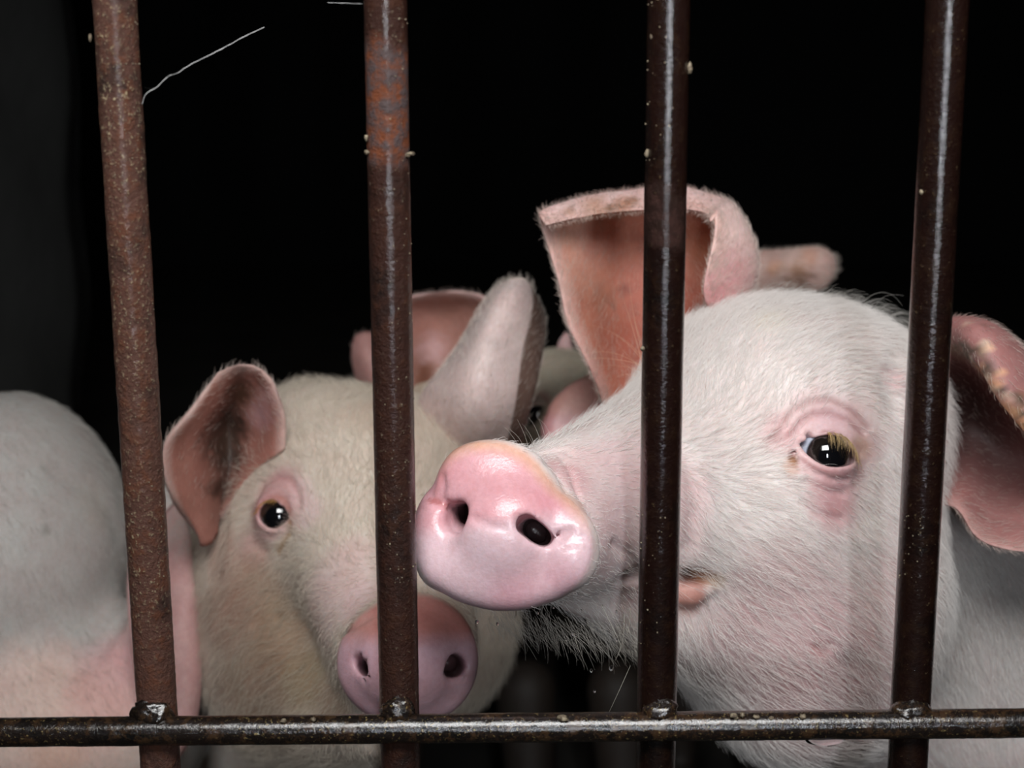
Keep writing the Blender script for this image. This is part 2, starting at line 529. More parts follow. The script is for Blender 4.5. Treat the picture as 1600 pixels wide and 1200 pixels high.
def grow(parts, count, radius, parent, name='fur', npts=5):
    """parts: list of dicts verts(cam mm), faces(quads), nor, dirs, dens, length, tint ; one curves object"""
    areas = []; packs = []
    for q in parts:
        v, f = q['v'], q['f']
        A = np.linalg.norm(np.cross(v[f[:, 2]] - v[f[:, 0]], v[f[:, 3]] - v[f[:, 1]]), axis=1) * 0.5
        w = A * q['dens'][f].mean(1)
        areas.append(w.sum()); packs.append(w)
    tot = sum(areas); P_, Rd, T_ = [], [], []
    for q, w, a in zip(parts, packs, areas):
        n = int(count * a / tot)
        if n < 3: continue
        fi = rng.choice(len(w), n, p=w / w.sum())
        uv = rng.uniform(size=(n, 2)); u, v_ = uv[:, :1], uv[:, 1:]
        c = q['f'][fi]
        def bil(x):
            x = x if x.ndim == 2 else x[:, None]
            return (x[c[:, 0]] * (1 - u) + x[c[:, 1]] * u) * (1 - v_) + (x[c[:, 3]] * (1 - u) + x[c[:, 2]] * u) * v_
        p = bil(q['v']); nn = nrm(bil(q['n'])); dd = bil(q['dirs']); L = bil(q['len'])[:, 0] * rng.uniform(0.55, 1.25, n)
        tc = bil(q['tint']) * rng.uniform(0.86, 1.06, (n, 1))
        S = strands(p, dd, nn, L, npts, q.get('lift', 0.35), q.get('bend', 0.5), q.get('jit', 0.25))
        P_.append(S); T_.append(np.clip(tc, 0, 1))
        rr = radius * rng.uniform(0.6, 1.2, (n, 1)) * np.linspace(1, 0.25, npts)[None]
        Rd.append(rr)
    pos = np.concatenate(P_)
    return make_curves(name, to_world(pos), np.concatenate(Rd) / 1000, np.concatenate(T_), npts, M_FUR, parent)

def guide_field(shape, guides, sigma):
    """hair growth directions, anchored on the surface; returns f(p, n)"""
    pts, dirs = [], []
    for px, py, dx, dy in guides:
        h = shape.hit(px, py)
        if h is None: continue
        pts.append(h); dirs.append(nrm([dx, -dy, 0]))
    pts = np.array(pts); dirs = np.array(dirs)
    def f(p, n):
        out = np.zeros_like(p); wt = np.zeros(len(p)) + 1e-12
        for a, d in zip(pts, dirs):
            w = 1 / (((p - a) ** 2).sum(1) + sigma ** 2) ** 1.5
            out += d * w[:, None]; wt += w
        out /= wt[:, None]
        out -= (out * n).sum(1)[:, None] * n
        return nrm(out)
    return f

# ------------------------------------------------------------------ ears
def catmull(a, t):
    """a (n,...) control rows, t in 0..n-1"""
    n = len(a); i = np.clip(np.floor(t).astype(int), 0, n - 2); f = (t - i)
    g = lambda k: a[np.clip(k, 0, n - 1)]
    p0, p1, p2, p3 = g(i - 1), g(i), g(i + 1), g(i + 2)
    p0 = np.where((i == 0).reshape((-1,) + (1,) * (a.ndim - 1)), 2 * p1 - p2, p0)
    p3 = np.where((i == n - 2).reshape((-1,) + (1,) * (a.ndim - 1)), 2 * p2 - p1, p3)
    f = f.reshape((-1,) + (1,) * (a.ndim - 1))
    return 0.5 * (2 * p1 + (p2 - p0) * f + (2 * p0 - 5 * p1 + 4 * p2 - p3) * f ** 2 + (3 * p1 - p0 - 3 * p2 + p3) * f ** 3)
def ear_grid(rows, thick, nu=60, nv=60, tipblunt=6, edgeblunt=8, flip=1):
    """rows base->tip of (px,py,depth) left->right. Returns cam-mm verts, quads, normals, (side, u, v), tipwards dirs"""
    G = np.array([[P(*q) for q in r] for r in rows])
    u = 0.5 - 0.5 * np.cos(np.linspace(0, math.pi, nu)); v = np.sin(np.linspace(0, math.pi / 2, nv))
    Rw = catmull(G, v * (len(rows) - 1))                       # nv, ncol, 3
    S = catmull(np.swapaxes(Rw, 0, 1), u * (G.shape[1] - 1))   # nu, nv, 3
    du = np.gradient(S, axis=0); dv = np.gradient(S, axis=1)
    n = nrm(np.cross(du, dv)) * flip
    if n[..., 2].mean() > 0: n = -n
    t = thick * np.sqrt(np.clip(1 - np.abs(2 * u - 1) ** edgeblunt, 0, 1))[:, None] * np.sqrt(np.clip(1 - v ** tipblunt, 0, 1))[None]
    t = t * (1 + 0.35 * (1 - v))[None]
    front = S + n * t[..., None] / 2; back = S - n * t[..., None] / 2
    verts = np.concatenate([front.reshape(-1, 3), back.reshape(-1, 3)])
    verts = verts + 0.35 * wob(verts, 5, 9)[:, None] * np.concatenate([n.reshape(-1, 3), -n.reshape(-1, 3)])
    nor = np.concatenate([n.reshape(-1, 3), -n.reshape(-1, 3)])
    I = np.arange(nu * nv).reshape(nu, nv)
    a, b, c, d = I[:-1, :-1].ravel(), I[1:, :-1].ravel(), I[1:, 1:].ravel(), I[:-1, 1:].ravel()
    q = np.stack([a, b, c, d], 1)
    fn = np.cross(verts[b] - verts[a], verts[d] - verts[a]).sum(0) @ n.reshape(-1, 3).mean(0)
    if fn < 0: q = q[:, ::-1]
    K = nu * nv
    quads = [q, q[:, ::-1] + K]
    # stitch the rim (sheets meet there) and close the base
    def stitch(line):
        return np.stack([line[:-1], line[1:], line[1:] + K, line[:-1] + K], 1)
    rim = [stitch(I[0]), stitch(I[-1])[:, ::-1], stitch(I[:, -1]), stitch(I[:, 0])[:, ::-1]]
    if fn < 0: rim = [x[:, ::-1] for x in rim]
    quads = np.concatenate(quads + rim)
    side = np.r_[np.zeros(K), np.ones(K)]
    U = np.tile(np.repeat(u, nv), 2); Vv = np.tile(np.tile(v, nu), 2)
    dirs = np.tile(nrm(dv).reshape(-1, 3), (2, 1))
    return verts, quads, nor, side, U, Vv, dirs

def build_ear(parent, rows, thick, inner, outer, rimcol, dark=None, hair=0.0, name='ear', label=None, fur_list=None,
              rimw=0.07, rough=0.6, blots=(), outer_side=1, hairlen=4.0, split=None, edgeblunt=8, tipblunt=6):
    v, f, n, side, U, V, dirs = ear_grid(rows, thick, edgeblunt=edgeblunt, tipblunt=tipblunt)
    inner, outer, rimcol = map(np.array, (inner, outer, rimcol))
    isout = (side == outer_side)
    if split is not None: isout = isout & (U < split)
    col = np.where(isout[:, None], outer, inner)
    edge = np.minimum(np.minimum(U, 1 - U) * 1.6, (1 - V))
    k = np.clip(1 - edge / rimw, 0, 1)
    col = col + (rimcol - col) * (k * (1 - 0.0))[:, None]
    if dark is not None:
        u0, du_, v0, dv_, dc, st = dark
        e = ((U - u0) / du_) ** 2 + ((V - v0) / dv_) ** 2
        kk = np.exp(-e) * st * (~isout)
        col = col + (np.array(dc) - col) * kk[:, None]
    w = wob(v, 8, 5); w2 = wob(v, 2.5, 6)
    for (px, py, rp, d, c, st, *o) in blots:
        msk = isout if o else ~isout
        cc = P(px, py, d); e = np.sqrt(((v - cc)[:, :2] ** 2).sum(1) + np.maximum(np.abs(v[:, 2] - cc[2]) - 14, 0) ** 2) / (rp * d / F) + 0.45 * w2
        kk = np.clip(1.3 - e, 0, 1) * st * msk
        col = col + (np.array(c) - col) * np.clip(kk, 0, 1)[:, None]
    col = col * (1 + 0.10 * w + 0.07 * w2)[:, None]
    ob = mesh_np(name, to_world(v), f, M_SKIN, parent, col=np.clip(col, 0.002, 1), rough=np.full(len(v), rough), label=label)
    if fur_list is not None and hair > 0:
        dens = hair * (0.35 + 0.9 * isout + 1.6 * k)
        dens = np.where(V < 0.02, 0, dens)
        hc = np.tile(np.array([0.78, 0.70, 0.62]), (len(v), 1)) * 0.6 + col * 0.4
        fur_list.append(dict(v=v, f=f[:2 * 59 * 59], n=n, dirs=dirs, dens=dens, len=np.full(len(v), hairlen), tint=hc, lift=0.45, jit=0.35))
    return ob

# ------------------------------------------------------------------ eyes
def eye_socket(shape, px, py, R0, out_normal, sink=0.35, lid=2.3):
    """returns the centre; adds a lid bulge to the shape"""
    h = shape.hit(px, py)
    nn = nrm(out_normal)
    c = h - nn * R0 * sink
    shape.add(sphere(c, R0 + lid), 7)
    return c, nn
def almond(c, nn, right, upper, lower, halfw, skew=0.0, tilt=0.0):
    """prism seen along nn: opening between an upper and a lower lid arc"""
    right = nrm(right - (right @ nn) * nn); up = np.cross(nn, right)
    if up[1] < 0: up = -up
    ca, sa = math.cos(tilt), math.sin(tilt)
    r2 = right * ca + up * sa; u2 = up * ca - right * sa
    def f(p):
        w = p - c
        x = (w @ r2) / halfw; y = w @ u2; z = w @ nn
        xx = np.clip(x, -1.2, 1.2)
        top = upper * (1 - np.abs(xx - skew * (1 - xx ** 2)) ** 2.0); bot = -lower * (1 - np.abs(xx) ** 2.0)
        d = np.maximum(y - top, bot - y)
        d = np.maximum(d, (np.abs(x) - 1) * halfw * 0.6)
        return np.maximum(d * 0.8, 1.0 - z)
    return f, r2, u2
def build_eye(parent, c, gaze, R0, iris_r, sclera=(0.55, 0.57, 0.62), name='eye', label=None):
    nu, nv = 48, 32
    g = nrm(gaze); a = nrm(np.cross(g, (0, 1, 0.01))); b = np.cross(g, a)
    th = np.linspace(0, math.pi, nv + 1); ph = np.linspace(0, 2 * math.pi, nu, endpoint=False)
    T, Ph = np.meshgrid(th, ph, indexing='ij')
    bulge = 1 + 0.06 * np.exp(-(T / (iris_r * 0.8)) ** 4)
    v = c + R0 * bulge[..., None] * (np.cos(T)[..., None] * g + np.sin(T)[..., None] * (np.cos(Ph)[..., None] * a + np.sin(Ph)[..., None] * b))
    I = np.arange((nv + 1) * nu).reshape(nv + 1, nu); J = np.roll(I, -1, 1)
    f = np.stack([I[:-1].ravel(), J[:-1].ravel(), J[1:].ravel(), I[1:].ravel()], 1)
    k = np.clip((T - iris_r) / 0.10, 0, 1)[..., None]
    col = np.array([0.004, 0.004, 0.005]) * (1 - k) + np.array(sclera) * k
    col = np.where((T < iris_r * 0.97)[..., None] & (T > iris_r * 0.6)[..., None], np.array([0.012, 0.009, 0.008]), col)
    return mesh_np(name, to_world(v.reshape(-1, 3)), f[:, ::-1], M_EYE, parent, col=col.reshape(-1, 3), label=label)

def curve_strands(roots, mids, tips, n=7):
    s = np.linspace(0, 1, n)[None, :, None]
    return roots[:, None] * (1 - s) ** 2 + 2 * mids[:, None] * s * (1 - s) + tips[:, None] * s ** 2
def free_hairs(name, specs, rad, tint, parent, n=7, kind='stuff', label=None):
    """specs: list of three (px,py,d) points"""
    a = np.array([[P(*q) for q in s] for s in specs])
    pos = curve_strands(a[:, 0], a[:, 1], a[:, 2], n)
    rr = np.linspace(1, 0.3, n)[None] * rad * np.ones((len(a), 1))
    tt = np.tile(np.array(tint), (len(a), 1)) * rng.uniform(0.8, 1.1, (len(a), 1))
    return make_curves(name, to_world(pos), rr / 1000, np.clip(tt, 0, 1), n, M_FUR, parent, kind=kind, label=label)

def pig_root(x, y, label):
    return empty('pig', (x / 1000, y / 1000, 0), label, 'pig', 'pigs crowding behind the rusty bars')

def legs(sh, pts, rtop=34, top=200):
    for x, y in pts:
        sh.add(round_cone(W(x, y, top), W(x + 4, y - 12, 90), rtop, 19), 22)
        sh.add(round_cone(W(x + 4, y - 12, 90), W(x, y, 24), 18, 16), 8)
        sh.add(ellipsoid(W(x, y - 14, 13), (17, 15, 24)), 8)

def body_of(parent, verts, faces, col, rough):
    return mesh_np('body', to_world(verts), faces, M_SKIN, parent, col=np.clip(col, 0.003, 1), rough=rough)

# ------------------------------------------------------------------ the pen: walls, floor, gate
def box(name, lo, hi, mat, kind=None):
    lo, hi = np.array(lo, float), np.array(hi, float)
    v = np.array([[x, y, z] for x in (0, 1) for y in (0, 1) for z in (0, 1)]) * (hi - lo) + lo
    f = [(0, 1, 3, 2), (4, 6, 7, 5), (0, 4, 5, 1), (2, 3, 7, 6), (0, 2, 6, 4), (1, 5, 7, 3)]
    o = mesh_np(name, v, f, mat, smooth=False)
    if kind: o['kind'] = kind
    return o
box('floor', (-2.6, -2.5, -0.12), (3.2, 5.2, 0.0), M_FLOOR, 'structure')
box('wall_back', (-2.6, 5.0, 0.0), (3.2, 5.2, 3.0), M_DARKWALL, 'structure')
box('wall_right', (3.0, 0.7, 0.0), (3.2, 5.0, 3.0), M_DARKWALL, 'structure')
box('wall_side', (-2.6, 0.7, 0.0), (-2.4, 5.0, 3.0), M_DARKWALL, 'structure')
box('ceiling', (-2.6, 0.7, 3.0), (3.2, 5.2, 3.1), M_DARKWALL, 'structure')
# concrete partition that closes the pen on one side, its near end rough and leaning a little
def partition():
    ny, nz = 40, 40
    vs = []
    for s in (0, 1):
        for i in range(ny):
            for j in range(nz):
                y = 0.75 + i / (ny - 1) * 1.12; z = j / (nz - 1) * 1.9
                x = -0.535 - 0.012 * math.sin(z * 3.1 + y) - 0.12 * s
                x += 0.006 * math.sin(z * 23 + y * 17) * (1 - s)
                vs.append((x, y + (0.05 * math.sin(z * 4) + 0.015 * math.sin(z * 19)) * (i == ny - 1), z))
    K = ny * nz; f = []
    for i in range(ny - 1):
        for j in range(nz - 1):
            a = i * nz + j
            f.append((a, a + nz, a + nz + 1, a + 1)); f.append((K + a + 1, K + a + nz + 1, K + a + nz, K + a))
    for j in range(nz - 1):
        f.append((j, j + 1, K + j + 1, K + j)); a = (ny - 1) * nz + j; f.append((a + 1, a, K + a, K + a + 1))
    for i in range(ny - 1):
        a = i * nz + nz - 1; f.append((a, a + nz, K + a + nz, K + a)); a = i * nz; f.append((a + nz, a, K + a, K + a + nz))
    o = mesh_np('wall_left', np.array(vs), f, M_WALL); o['kind'] = 'structure'
partition()

BARY = 588.0
gate = empty('pen_gate', (0, BARY / 1000, 0), 'rusty iron gate of four upright bars welded to one thin crossbar', 'gate')
def rod(name, a, b, r, mat, parent, seed, rough_amp, nr=40, step=0.0016, squash=1.0, label=None, lumps=()):
    """a, b world metres; a pitted, scaly rod with capped ends"""
    a, b = np.array(a, float), np.array(b, float)
    L = np.linalg.norm(b - a); t = (b - a) / L
    x = nrm(np.cross(t, (0.0, 1.0, 0.02))); y = np.cross(t, x)
    n = int(L / step)
    s = np.linspace(0, 1, n)[:, None]; th = np.linspace(0, 2 * math.pi, nr, endpoint=False)[None]
    pos = np.stack([np.cos(th) * 8 + 0 * s, np.sin(th) * 8 + 0 * s, s * L * 1000 + 0 * th], -1).reshape(-1, 3)
    w = wob(pos, 9, seed) * 0.5 + wob(pos, 2.6, seed + 1) * 0.35 + wob(pos, 1.1, seed + 2) * 0.3
    w = w.reshape(n, nr)
    rr = r * (1 + rough_amp * w)
    for (s0, w0, amp, th0) in lumps:
        rr = rr + amp * np.exp(-((s - s0) * L / w0) ** 2) * np.exp(-((np.cos(th) - math.cos(th0)) ** 2 + (np.sin(th) - math.sin(th0)) ** 2) / 0.5)
    v = a + t * (s * L)[..., None] + rr[..., None] * (np.cos(th)[..., None] * x + np.sin(th)[..., None] * y * squash)
    v = v.reshape(-1, 3)
    I = np.arange(n * nr).reshape(n, nr); J = np.roll(I, -1, 1)
    f = np.stack([I[:-1].ravel(), J[:-1].ravel(), J[1:].ravel(), I[1:].ravel()], 1)
    v = np.concatenate([v, [a, b]])
    capf = np.array([(n * nr, J[0, k], I[0, k], n * nr) for k in range(nr)])
    me = mesh_np(name, v, f, mat, parent, label=label)
    return me
def on_plane(px, py, y=BARY):
    d = y / (cp + (600 - py) / F * sp)
    return to_world(P(px, py, d))
SPEC = [((179, 0), (245, 1100), M_BAR1, 0.045, 'dry brown rust with pale flecks'),
        ((602, 0), (624, 1100), M_BAR2, 0.024, 'mottled dark rust with an orange patch near its top'),
        ((1045, 0), (1026, 1100), M_BAR3, 0.011, 'wet dark bar with a bright glint down its upper half'),
        ((1480, 0), (1423, 1100), M_BAR4, 0.010, 'wet dark bar with a thin unbroken glint down its upper half')]
bar_axes = []
for i, (a, b, m, amp, lab) in enumerate(SPEC):
    A, B = on_plane(*a), on_plane(*b)
    t = (B - A); top = A - t * 1.6; bot = B + t * (B[2] - 0.02) / (A[2] - B[2])
    bar_axes.append((A, B))
    rod('upright_bar', top, bot, 0.0081, m, gate, 20 + 5 * i, amp, label=lab)
h0 = on_plane(-200, 1144, BARY - 9); h1 = on_plane(800, 1137, BARY - 9); h2 = on_plane(1800, 1126, BARY - 9)
hd = nrm(h2 - h0)
rod('crossbar', h1 - hd * 0.62, h1 + hd * 0.62, 0.0059, M_HBAR, gate, 60, 0.035, label='thin wet black crossbar with yellowish flecks')

def lump(name, c, r, mat, parent, seed, amp=0.3, n=20, label=None, kind=None):
    th = np.linspace(0, math.pi, n + 1)[:, None]; ph = np.linspace(0, 2 * math.pi, 2 * n, endpoint=False)[None]
    d = np.stack([np.sin(th) * np.cos(ph), np.sin(th) * np.sin(ph), np.cos(th) + 0 * ph], -1)
    w = wob(d.reshape(-1, 3) * 6, 2.6, seed).reshape(d.shape[:2]) + 0.6 * wob(d.reshape(-1, 3) * 6, 1.0, seed + 1).reshape(d.shape[:2])
    v = np.array(c) + d * (1 + amp * w)[..., None] * np.array(r)
    I = np.arange((n + 1) * 2 * n).reshape(n + 1, 2 * n); J = np.roll(I, -1, 1)
    f = np.stack([I[1:].ravel(), J[1:].ravel(), J[:-1].ravel(), I[:-1].ravel()], 1)
    return mesh_np(name, v.reshape(-1, 3), f, mat, parent, label=label)
for k, (px, py, rx, rz) in enumerate([(240, 1118, 0.0085, 0.0062), (620, 1112, 0.0075, 0.0060), (1032, 1112, 0.0075, 0.0052), (1424, 1112, 0.0080, 0.0046)]):
    lump('weld_bead', on_plane(px, py, BARY - 7.5), (rx, 0.0055, rz), M_HBAR, gate, 80 + 3 * k, 0.22, label='lumpy shiny weld bead')
# dried mud and straw specks stuck on the bars
def speck_material():
    m, nt, b = new_mat('dried_mud_speck')
    n = noise(nt, 400)
    r = ramp(nt, n.outputs[0], [(0.40, (0.08, 0.055, 0.035)), (0.62, (0.30, 0.25, 0.17))])
    nt.links.new(r.outputs[0], b.inputs['Base Color']); b.inputs['Roughness'].default_value = 0.7
    return m
M_SPECK = speck_material()
def joined_lumps(name, items, mat, parent, n=5, label=None, kind_rough=True):
    V, Fc, off = [], [], 0
    for k, (c, r) in enumerate(items):
        th = np.linspace(0, math.pi, n + 1)[:, None]; ph = np.linspace(0, 2 * math.pi, 2 * n, endpoint=False)[None]
        d = np.stack([np.sin(th) * np.cos(ph), np.sin(th) * np.sin(ph), np.cos(th) + 0 * ph], -1)
        jit = 1 + (0.42 if kind_rough else 0.06) * np.sin(7 * d[..., :1] + k) * np.cos(5 * d[..., 2:] + 2 * k)
        v = (np.array(c) + d * jit * np.array(r)).reshape(-1, 3)
        I = np.arange((n + 1) * 2 * n).reshape(n + 1, 2 * n); J = np.roll(I, -1, 1)
        Fc.append(np.stack([I[1:].ravel(), J[1:].ravel(), J[:-1].ravel(), I[:-1].ravel()], 1) + off)
        V.append(v); off += len(v)
    o = mesh_np(name, np.concatenate(V), np.concatenate(Fc), mat, parent, label=label)
    o['kind'] = 'stuff'
    return o
items = []
for (px, py, rx, rz) in [(641, 240, 1.5, 0.7), (637, 243, 1.2, .9), (572, 215, .9, 1.3), (574, 238, 1.0, .9), (628, 341, 1.1, 1.2), (1078, 107, 0.9, 2.0),
                         (1010, 240, .9, 1.6), (1019, 58, 1.0, 1.3), (1017, 250, 1.1, 1.8), (1440, 300, .8, 1.0), (141, 58, .7, 1.6), (1004, 545, .8, .9),
                         (640, 700, .7, .8), (1146, 1118, 1.6, .9), (1160, 1117, 1.4, 1.1), (1182, 1120, 1.5, .8), (1150, 1121, 1.0, .8), (1254, 1120, 1.3, 1.1), (1205, 1122, 1.2, .7),
                         (442, 1126, 1.2, .9), (490, 1124, 1.3, .8), (418, 1133, 1.2, 1.0), (880, 1122, 2.2, 1.2), (118, 1142, 1.2, 1.2), (1302, 1140, 1.6, .8)]:
    yy = BARY - (12.5 if py > 1105 else 4)
    items.append((on_plane(px, py, yy), (rx / 1000, rx / 1000, rz / 1000)))
for (x0, y0, x1, y1, n) in [(228, 100, 262, 900, 150), (150, 0, 215, 500, 90), (630, 30, 640, 880, 90), (590, 380, 612, 900, 25), (1404, 800, 1440, 900, 30), (1010, 800, 1050, 1000, 25), (1010, 0, 1020, 260, 22)]:
    for _ in range(n):
        t = 0.5 + 0.5 * math.sin(rng.uniform(0, 6.28) + 0.0); t = min(1, max(0, round(t * 9) / 9 + rng.normal() * 0.035)); py = y0 + (y1 - y0) * t
        i = 0 if x0 < 400 else (1 if x0 < 800 else (2 if x0 < 1200 else 3))
        A, B = bar_axes[i]
        zt = on_plane(800, py)[2]; k = (A[2] - zt) / (A[2] - B[2]); c = A + (B - A) * k
        ang = rng.uniform(-1.45, 0.2) if i == 3 or i == 2 else rng.uniform(-0.5, 1.5)
        r = rng.uniform(0.10, 0.30) ** 1.0 / 1000
        items.append((c + np.array([math.sin(ang), -math.cos(ang), 0]) * 0.0082, (r, r, r * rng.uniform(.7, 1.6))))
joined_lumps('mud_specks', items, M_SPECK, gate, 4, label='pale dried mud specks')
# drop hanging under the crossbar
lump('water_drop', on_plane(1288, 1152, BARY - 9), (0.0085, 0.004, 0.0035), M_WATER, gate, 99, 0.05, label='clear water drop under the crossbar')

# cobweb thread between the first bar and the dark beyond
def thread(name, pts, rad, label):
    V = [P(*q) for q in pts]; v0 = to_world(V[0])
    o = empty('cobweb', tuple(v0), label, 'cobweb')
    a = np.array(V); t = np.linspace(0, len(a) - 1, 60)
    pos = catmull(a, t)
    pos = pos + 0.15 * np.stack([wob(pos, 2, 1), wob(pos, 2, 2), wob(pos, 2, 3)], 1)
    rr = rad * (1 + 0.8 * np.abs(wob(pos, 3, 8)))
    make_curves('silk_thread', to_world(pos)[None], (rr / 1000)[None], np.array([[0.6, 0.6, 0.6]]), 60, M_SILK, o, kind=None)
    return o
D1 = 575
web = thread('cobweb', [(222, 162, D1 + 2), (229, 146, D1), (245, 136, D1), (262, 120, D1 + 1), (277, 114, D1 + 2), (300, 100, D1 + 5), (340, 80, D1 + 9), (380, 58, D1 + 14), (413, 42, D1 + 18)], 0.10, 'thin grey cobweb thread slanting up from the first rusty bar')
extra = [[(222, 162, D1 + 2), (227, 150, D1), (240, 138, D1)], [(226, 137, D1), (236, 140, D1), (246, 136, D1)], [(262, 120, D1), (272, 116, D1), (284, 108, D1)], [(262, 116, D1), (275, 117, D1), (282, 112, D1)]]
free_hairs('silk_tuft', extra, 0.07, (0.6, 0.6, 0.6), web, 9)
thread('cobweb', [(512, 4, 585), (535, 5, 582), (566, 6, 578)], 0.07, 'short faint cobweb thread touching the second bar at the very top')
# ================================================================== PIG A: the big pale pig pushing its snout forward
def snout_features(sh, disc, nostrils, creases, bulges=()):
    for a, b, r1, r2, k in nostrils: sh.cut(round_cone(a, b, r1, r2), k)
A = Shape()
CRA = P(1232, 668, 782)
A.add(ellipsoid(CRA, (79, 66, 76)), 1)
A.add(ellipsoid(P(1168, 648, 765), (44, 44, 46)), 25)                     # brow towards the bridge
A.add(ellipsoid(P(1258, 925, 772), (69, 87, 64)), 30)                     # jowl
A.add(ellipsoid(P(1150, 850, 745), (46, 44, 44)), 22)                     # cheek at the mouth corner
A.add(round_cone(P(850, 818, 682), P(1120, 770, 745), 33, 54), 22)        # muzzle
A.add(round_cone(P(885, 782, 678), P(1140, 684, 752), 17, 43), 16)        # bridge of the nose
A.add(round_cone(P(905, 928, 690), P(1160, 960, 752), 8, 42), 12)         # lower jaw
A.add(round_cone(P(1390, 900, 880), P(1520, 1010, 905), 84, 88), 40)       # neck
wa = to_world(P(1520, 1010, 905)) * 1000
A.add(round_cone(P(1520, 1010, 905), W(wa[0] + 330, wa[1] + 230, wa[2] - 15), 90, 108), 40)
A.add(ellipsoid(W(wa[0] + 420, wa[1] + 300, wa[2] - 5), (120, 105, 130)), 50)
legs(A, [(wa[0] + 60, wa[1] - 30), (wa[0] - 30, wa[1] + 120), (wa[0] + 440, wa[1] + 200), (wa[0] + 360, wa[1] + 350)], top=230)
dA = Disc(P(791, 822, 634), (-0.20, 0.10, -0.97),
          [(760, 691), (800, 697), (833, 716), (856, 742), (875, 768), (905, 790), (925, 822), (932, 858), (922, 895), (893, 924), (852, 942), (800, 953),
           (745, 946), (702, 930), (672, 900), (656, 855), (652, 812), (662, 778), (682, 757), (690, 732), (710, 704), (735, 693)], 9.0, 7.5, 2.5)
A.add(round_cone(dA.c - dA.N * 4, P(880, 818, 680), 27, 32), 6)
A.add(dA, 5)
DN = dA.N
def onA(px, py, dz=0.0):
    ray = np.array([(px - 800) / F, (600 - py) / F, 1.0]); c = dA.c + dA.N * (9 + dz)
    return ray * ((c @ dA.N) / (ray @ dA.N))
# upper lobe stands proud of the lower pad, the fold between them runs through both nostrils
A.add(ellipsoid(onA(775, 752, -5), (22, 16, 9)), 6)
A.add(ellipsoid(onA(785, 888, -5), (29, 13, 9)), 7)
A.add(ellipsoid(onA(680, 850, -4), (9, 17, 8)), 6)
A.add(ellipsoid(onA(895, 860, -4), (10, 14, 8)), 6)
A.cut(round_cone(onA(712, 800, 9), onA(734, 804, -14), 5.2, 4.0), 2.5)
A.cut(round_cone(onA(700, 814, 10), onA(722, 814, -2), 5.0, 5.2), 4.0)
A.cut(round_cone(onA(822, 820, 9), onA(834, 828, -18), 4.4, 3.6), 1.8)
A.cut(round_cone(onA(837, 831, 9), onA(842, 835, -18), 4.5, 3.6), 1.8)
A.cut(round_cone(onA(850, 841, 9), onA(849, 840, -12), 3.8, 3.0), 1.8)
# mouth slit
mo = [A.hit(*q) for q in [(975, 905), (1040, 902), (1085, 905), (1118, 912)]]
for a, b, r1, r2 in zip(mo[:-1], mo[1:], (3.4, 4.6, 4.6), (4.6, 4.6, 1.6)): A.cut(round_cone(a, b, r1, r2), 4)
lip = [A.hit(*q) for q in [(1030, 932), (1080, 926), (1108, 918)]]
A.add(round_cone(lip[0], lip[1], 5, 4.5), 5); A.add(round_cone(lip[1], lip[2], 4.5, 2), 5)
# eye
EN = nrm([-0.02, 0.12, -1.0])
RA = 12.6
eA, _ = eye_socket(A, 1292, 708, RA, EN, 0.55, 2.0)
al, rA, uA = almond(eA, EN, np.array([1.0, 0, 0]), 8.6, 6.2, 14.0, 0.15, tilt=-0.30)
A.cut(sphere(eA, RA + 0.25), 1.0) if False else None
A.cut(al, 1.6)
for pix, w, amp in [([(1237, 712), (1250, 694), (1266, 678), (1288, 668), (1312, 672), (1334, 690), (1346, 708)], 1.3, 1.1),
                    ([(1214, 688), (1238, 678), (1252, 658), (1270, 646), (1300, 645), (1326, 655), (1348, 676)], 1.2, 1.0),
                    ([(1203, 690), (1222, 668), (1240, 640), (1268, 626), (1300, 624), (1330, 640), (1356, 668)], 1.3, .8),
                    ([(1208, 662), (1218, 655), (1226, 664), (1222, 676)], 1.0, .8),
                    ([(1248, 720), (1268, 736), (1296, 748), (1324, 750)], 1.2, .8),
                    ([(1262, 752), (1290, 768), (1318, 772)], 1.3, .5),
                    ([(1225, 700), (1205, 700), (1198, 690)], 1.2, .7),
                    ([(1255, 785), (1285, 806), (1315, 812)], 1.6, .6),
                    ([(852, 722), (872, 742), (885, 768)], 1.3, 1.1), ([(872, 708), (886, 724), (896, 752), (905, 775)], 1.4, .9), ([(845, 708), (880, 702), (895, 712)], 1.5, .6),
                    ([(668, 776), (684, 783), (700, 789), (716, 796)], 1.3, 2.4), ([(862, 838), (880, 832), (893, 828)], 1.2, 2.0), ([(868, 846), (888, 842), (900, 846)], 1.0, .8),
                    ([(738, 808), (765, 822), (790, 826), (815, 824)], 1.6, .5), ([(865, 846), (892, 836), (912, 838)], 1.4, 1.2), ([(880, 858), (905, 856)], 1.2, .5), ([(690, 745), (692, 760), (686, 775)], 1.5, 1.0),
                    ([(960, 850), (985, 868), (995, 890)], 2.0, 1.0), ([(1065, 700), (1082, 740), (1088, 790), (1080, 850)], 4.0, 1.2),
                    ([(1276, 1012), (1288, 1018), (1296, 1010)], 1.6, 1.6), ([(1330, 1040), (1350, 1090), (1350, 1150)], 5.0, 1.5),
                    ([(1400, 560), (1388, 600), (1400, 640)], 4.0, 2.0)]:
    A.groove(pix, w * 1.05, amp * 2.5)
vA, fA, nA = surface_nets(A, P(1110, 770, 730), 230.0, 1.25, 320)
pa = Paint(A, WHITE, 0.6)
pa.blob(940, 760, 100, PALEPINK, .75).blob(1000, 720, 60, PALEPINK, .5).blob(960, 850, 60, PALEPINK, .6).blob(890, 740, 40, PINK, .6, .45).blob(1000, 900, 55, PALEPINK, .6)
pa.blob(1065, 790, 55, PALEPINK, .7, sy=1.5)
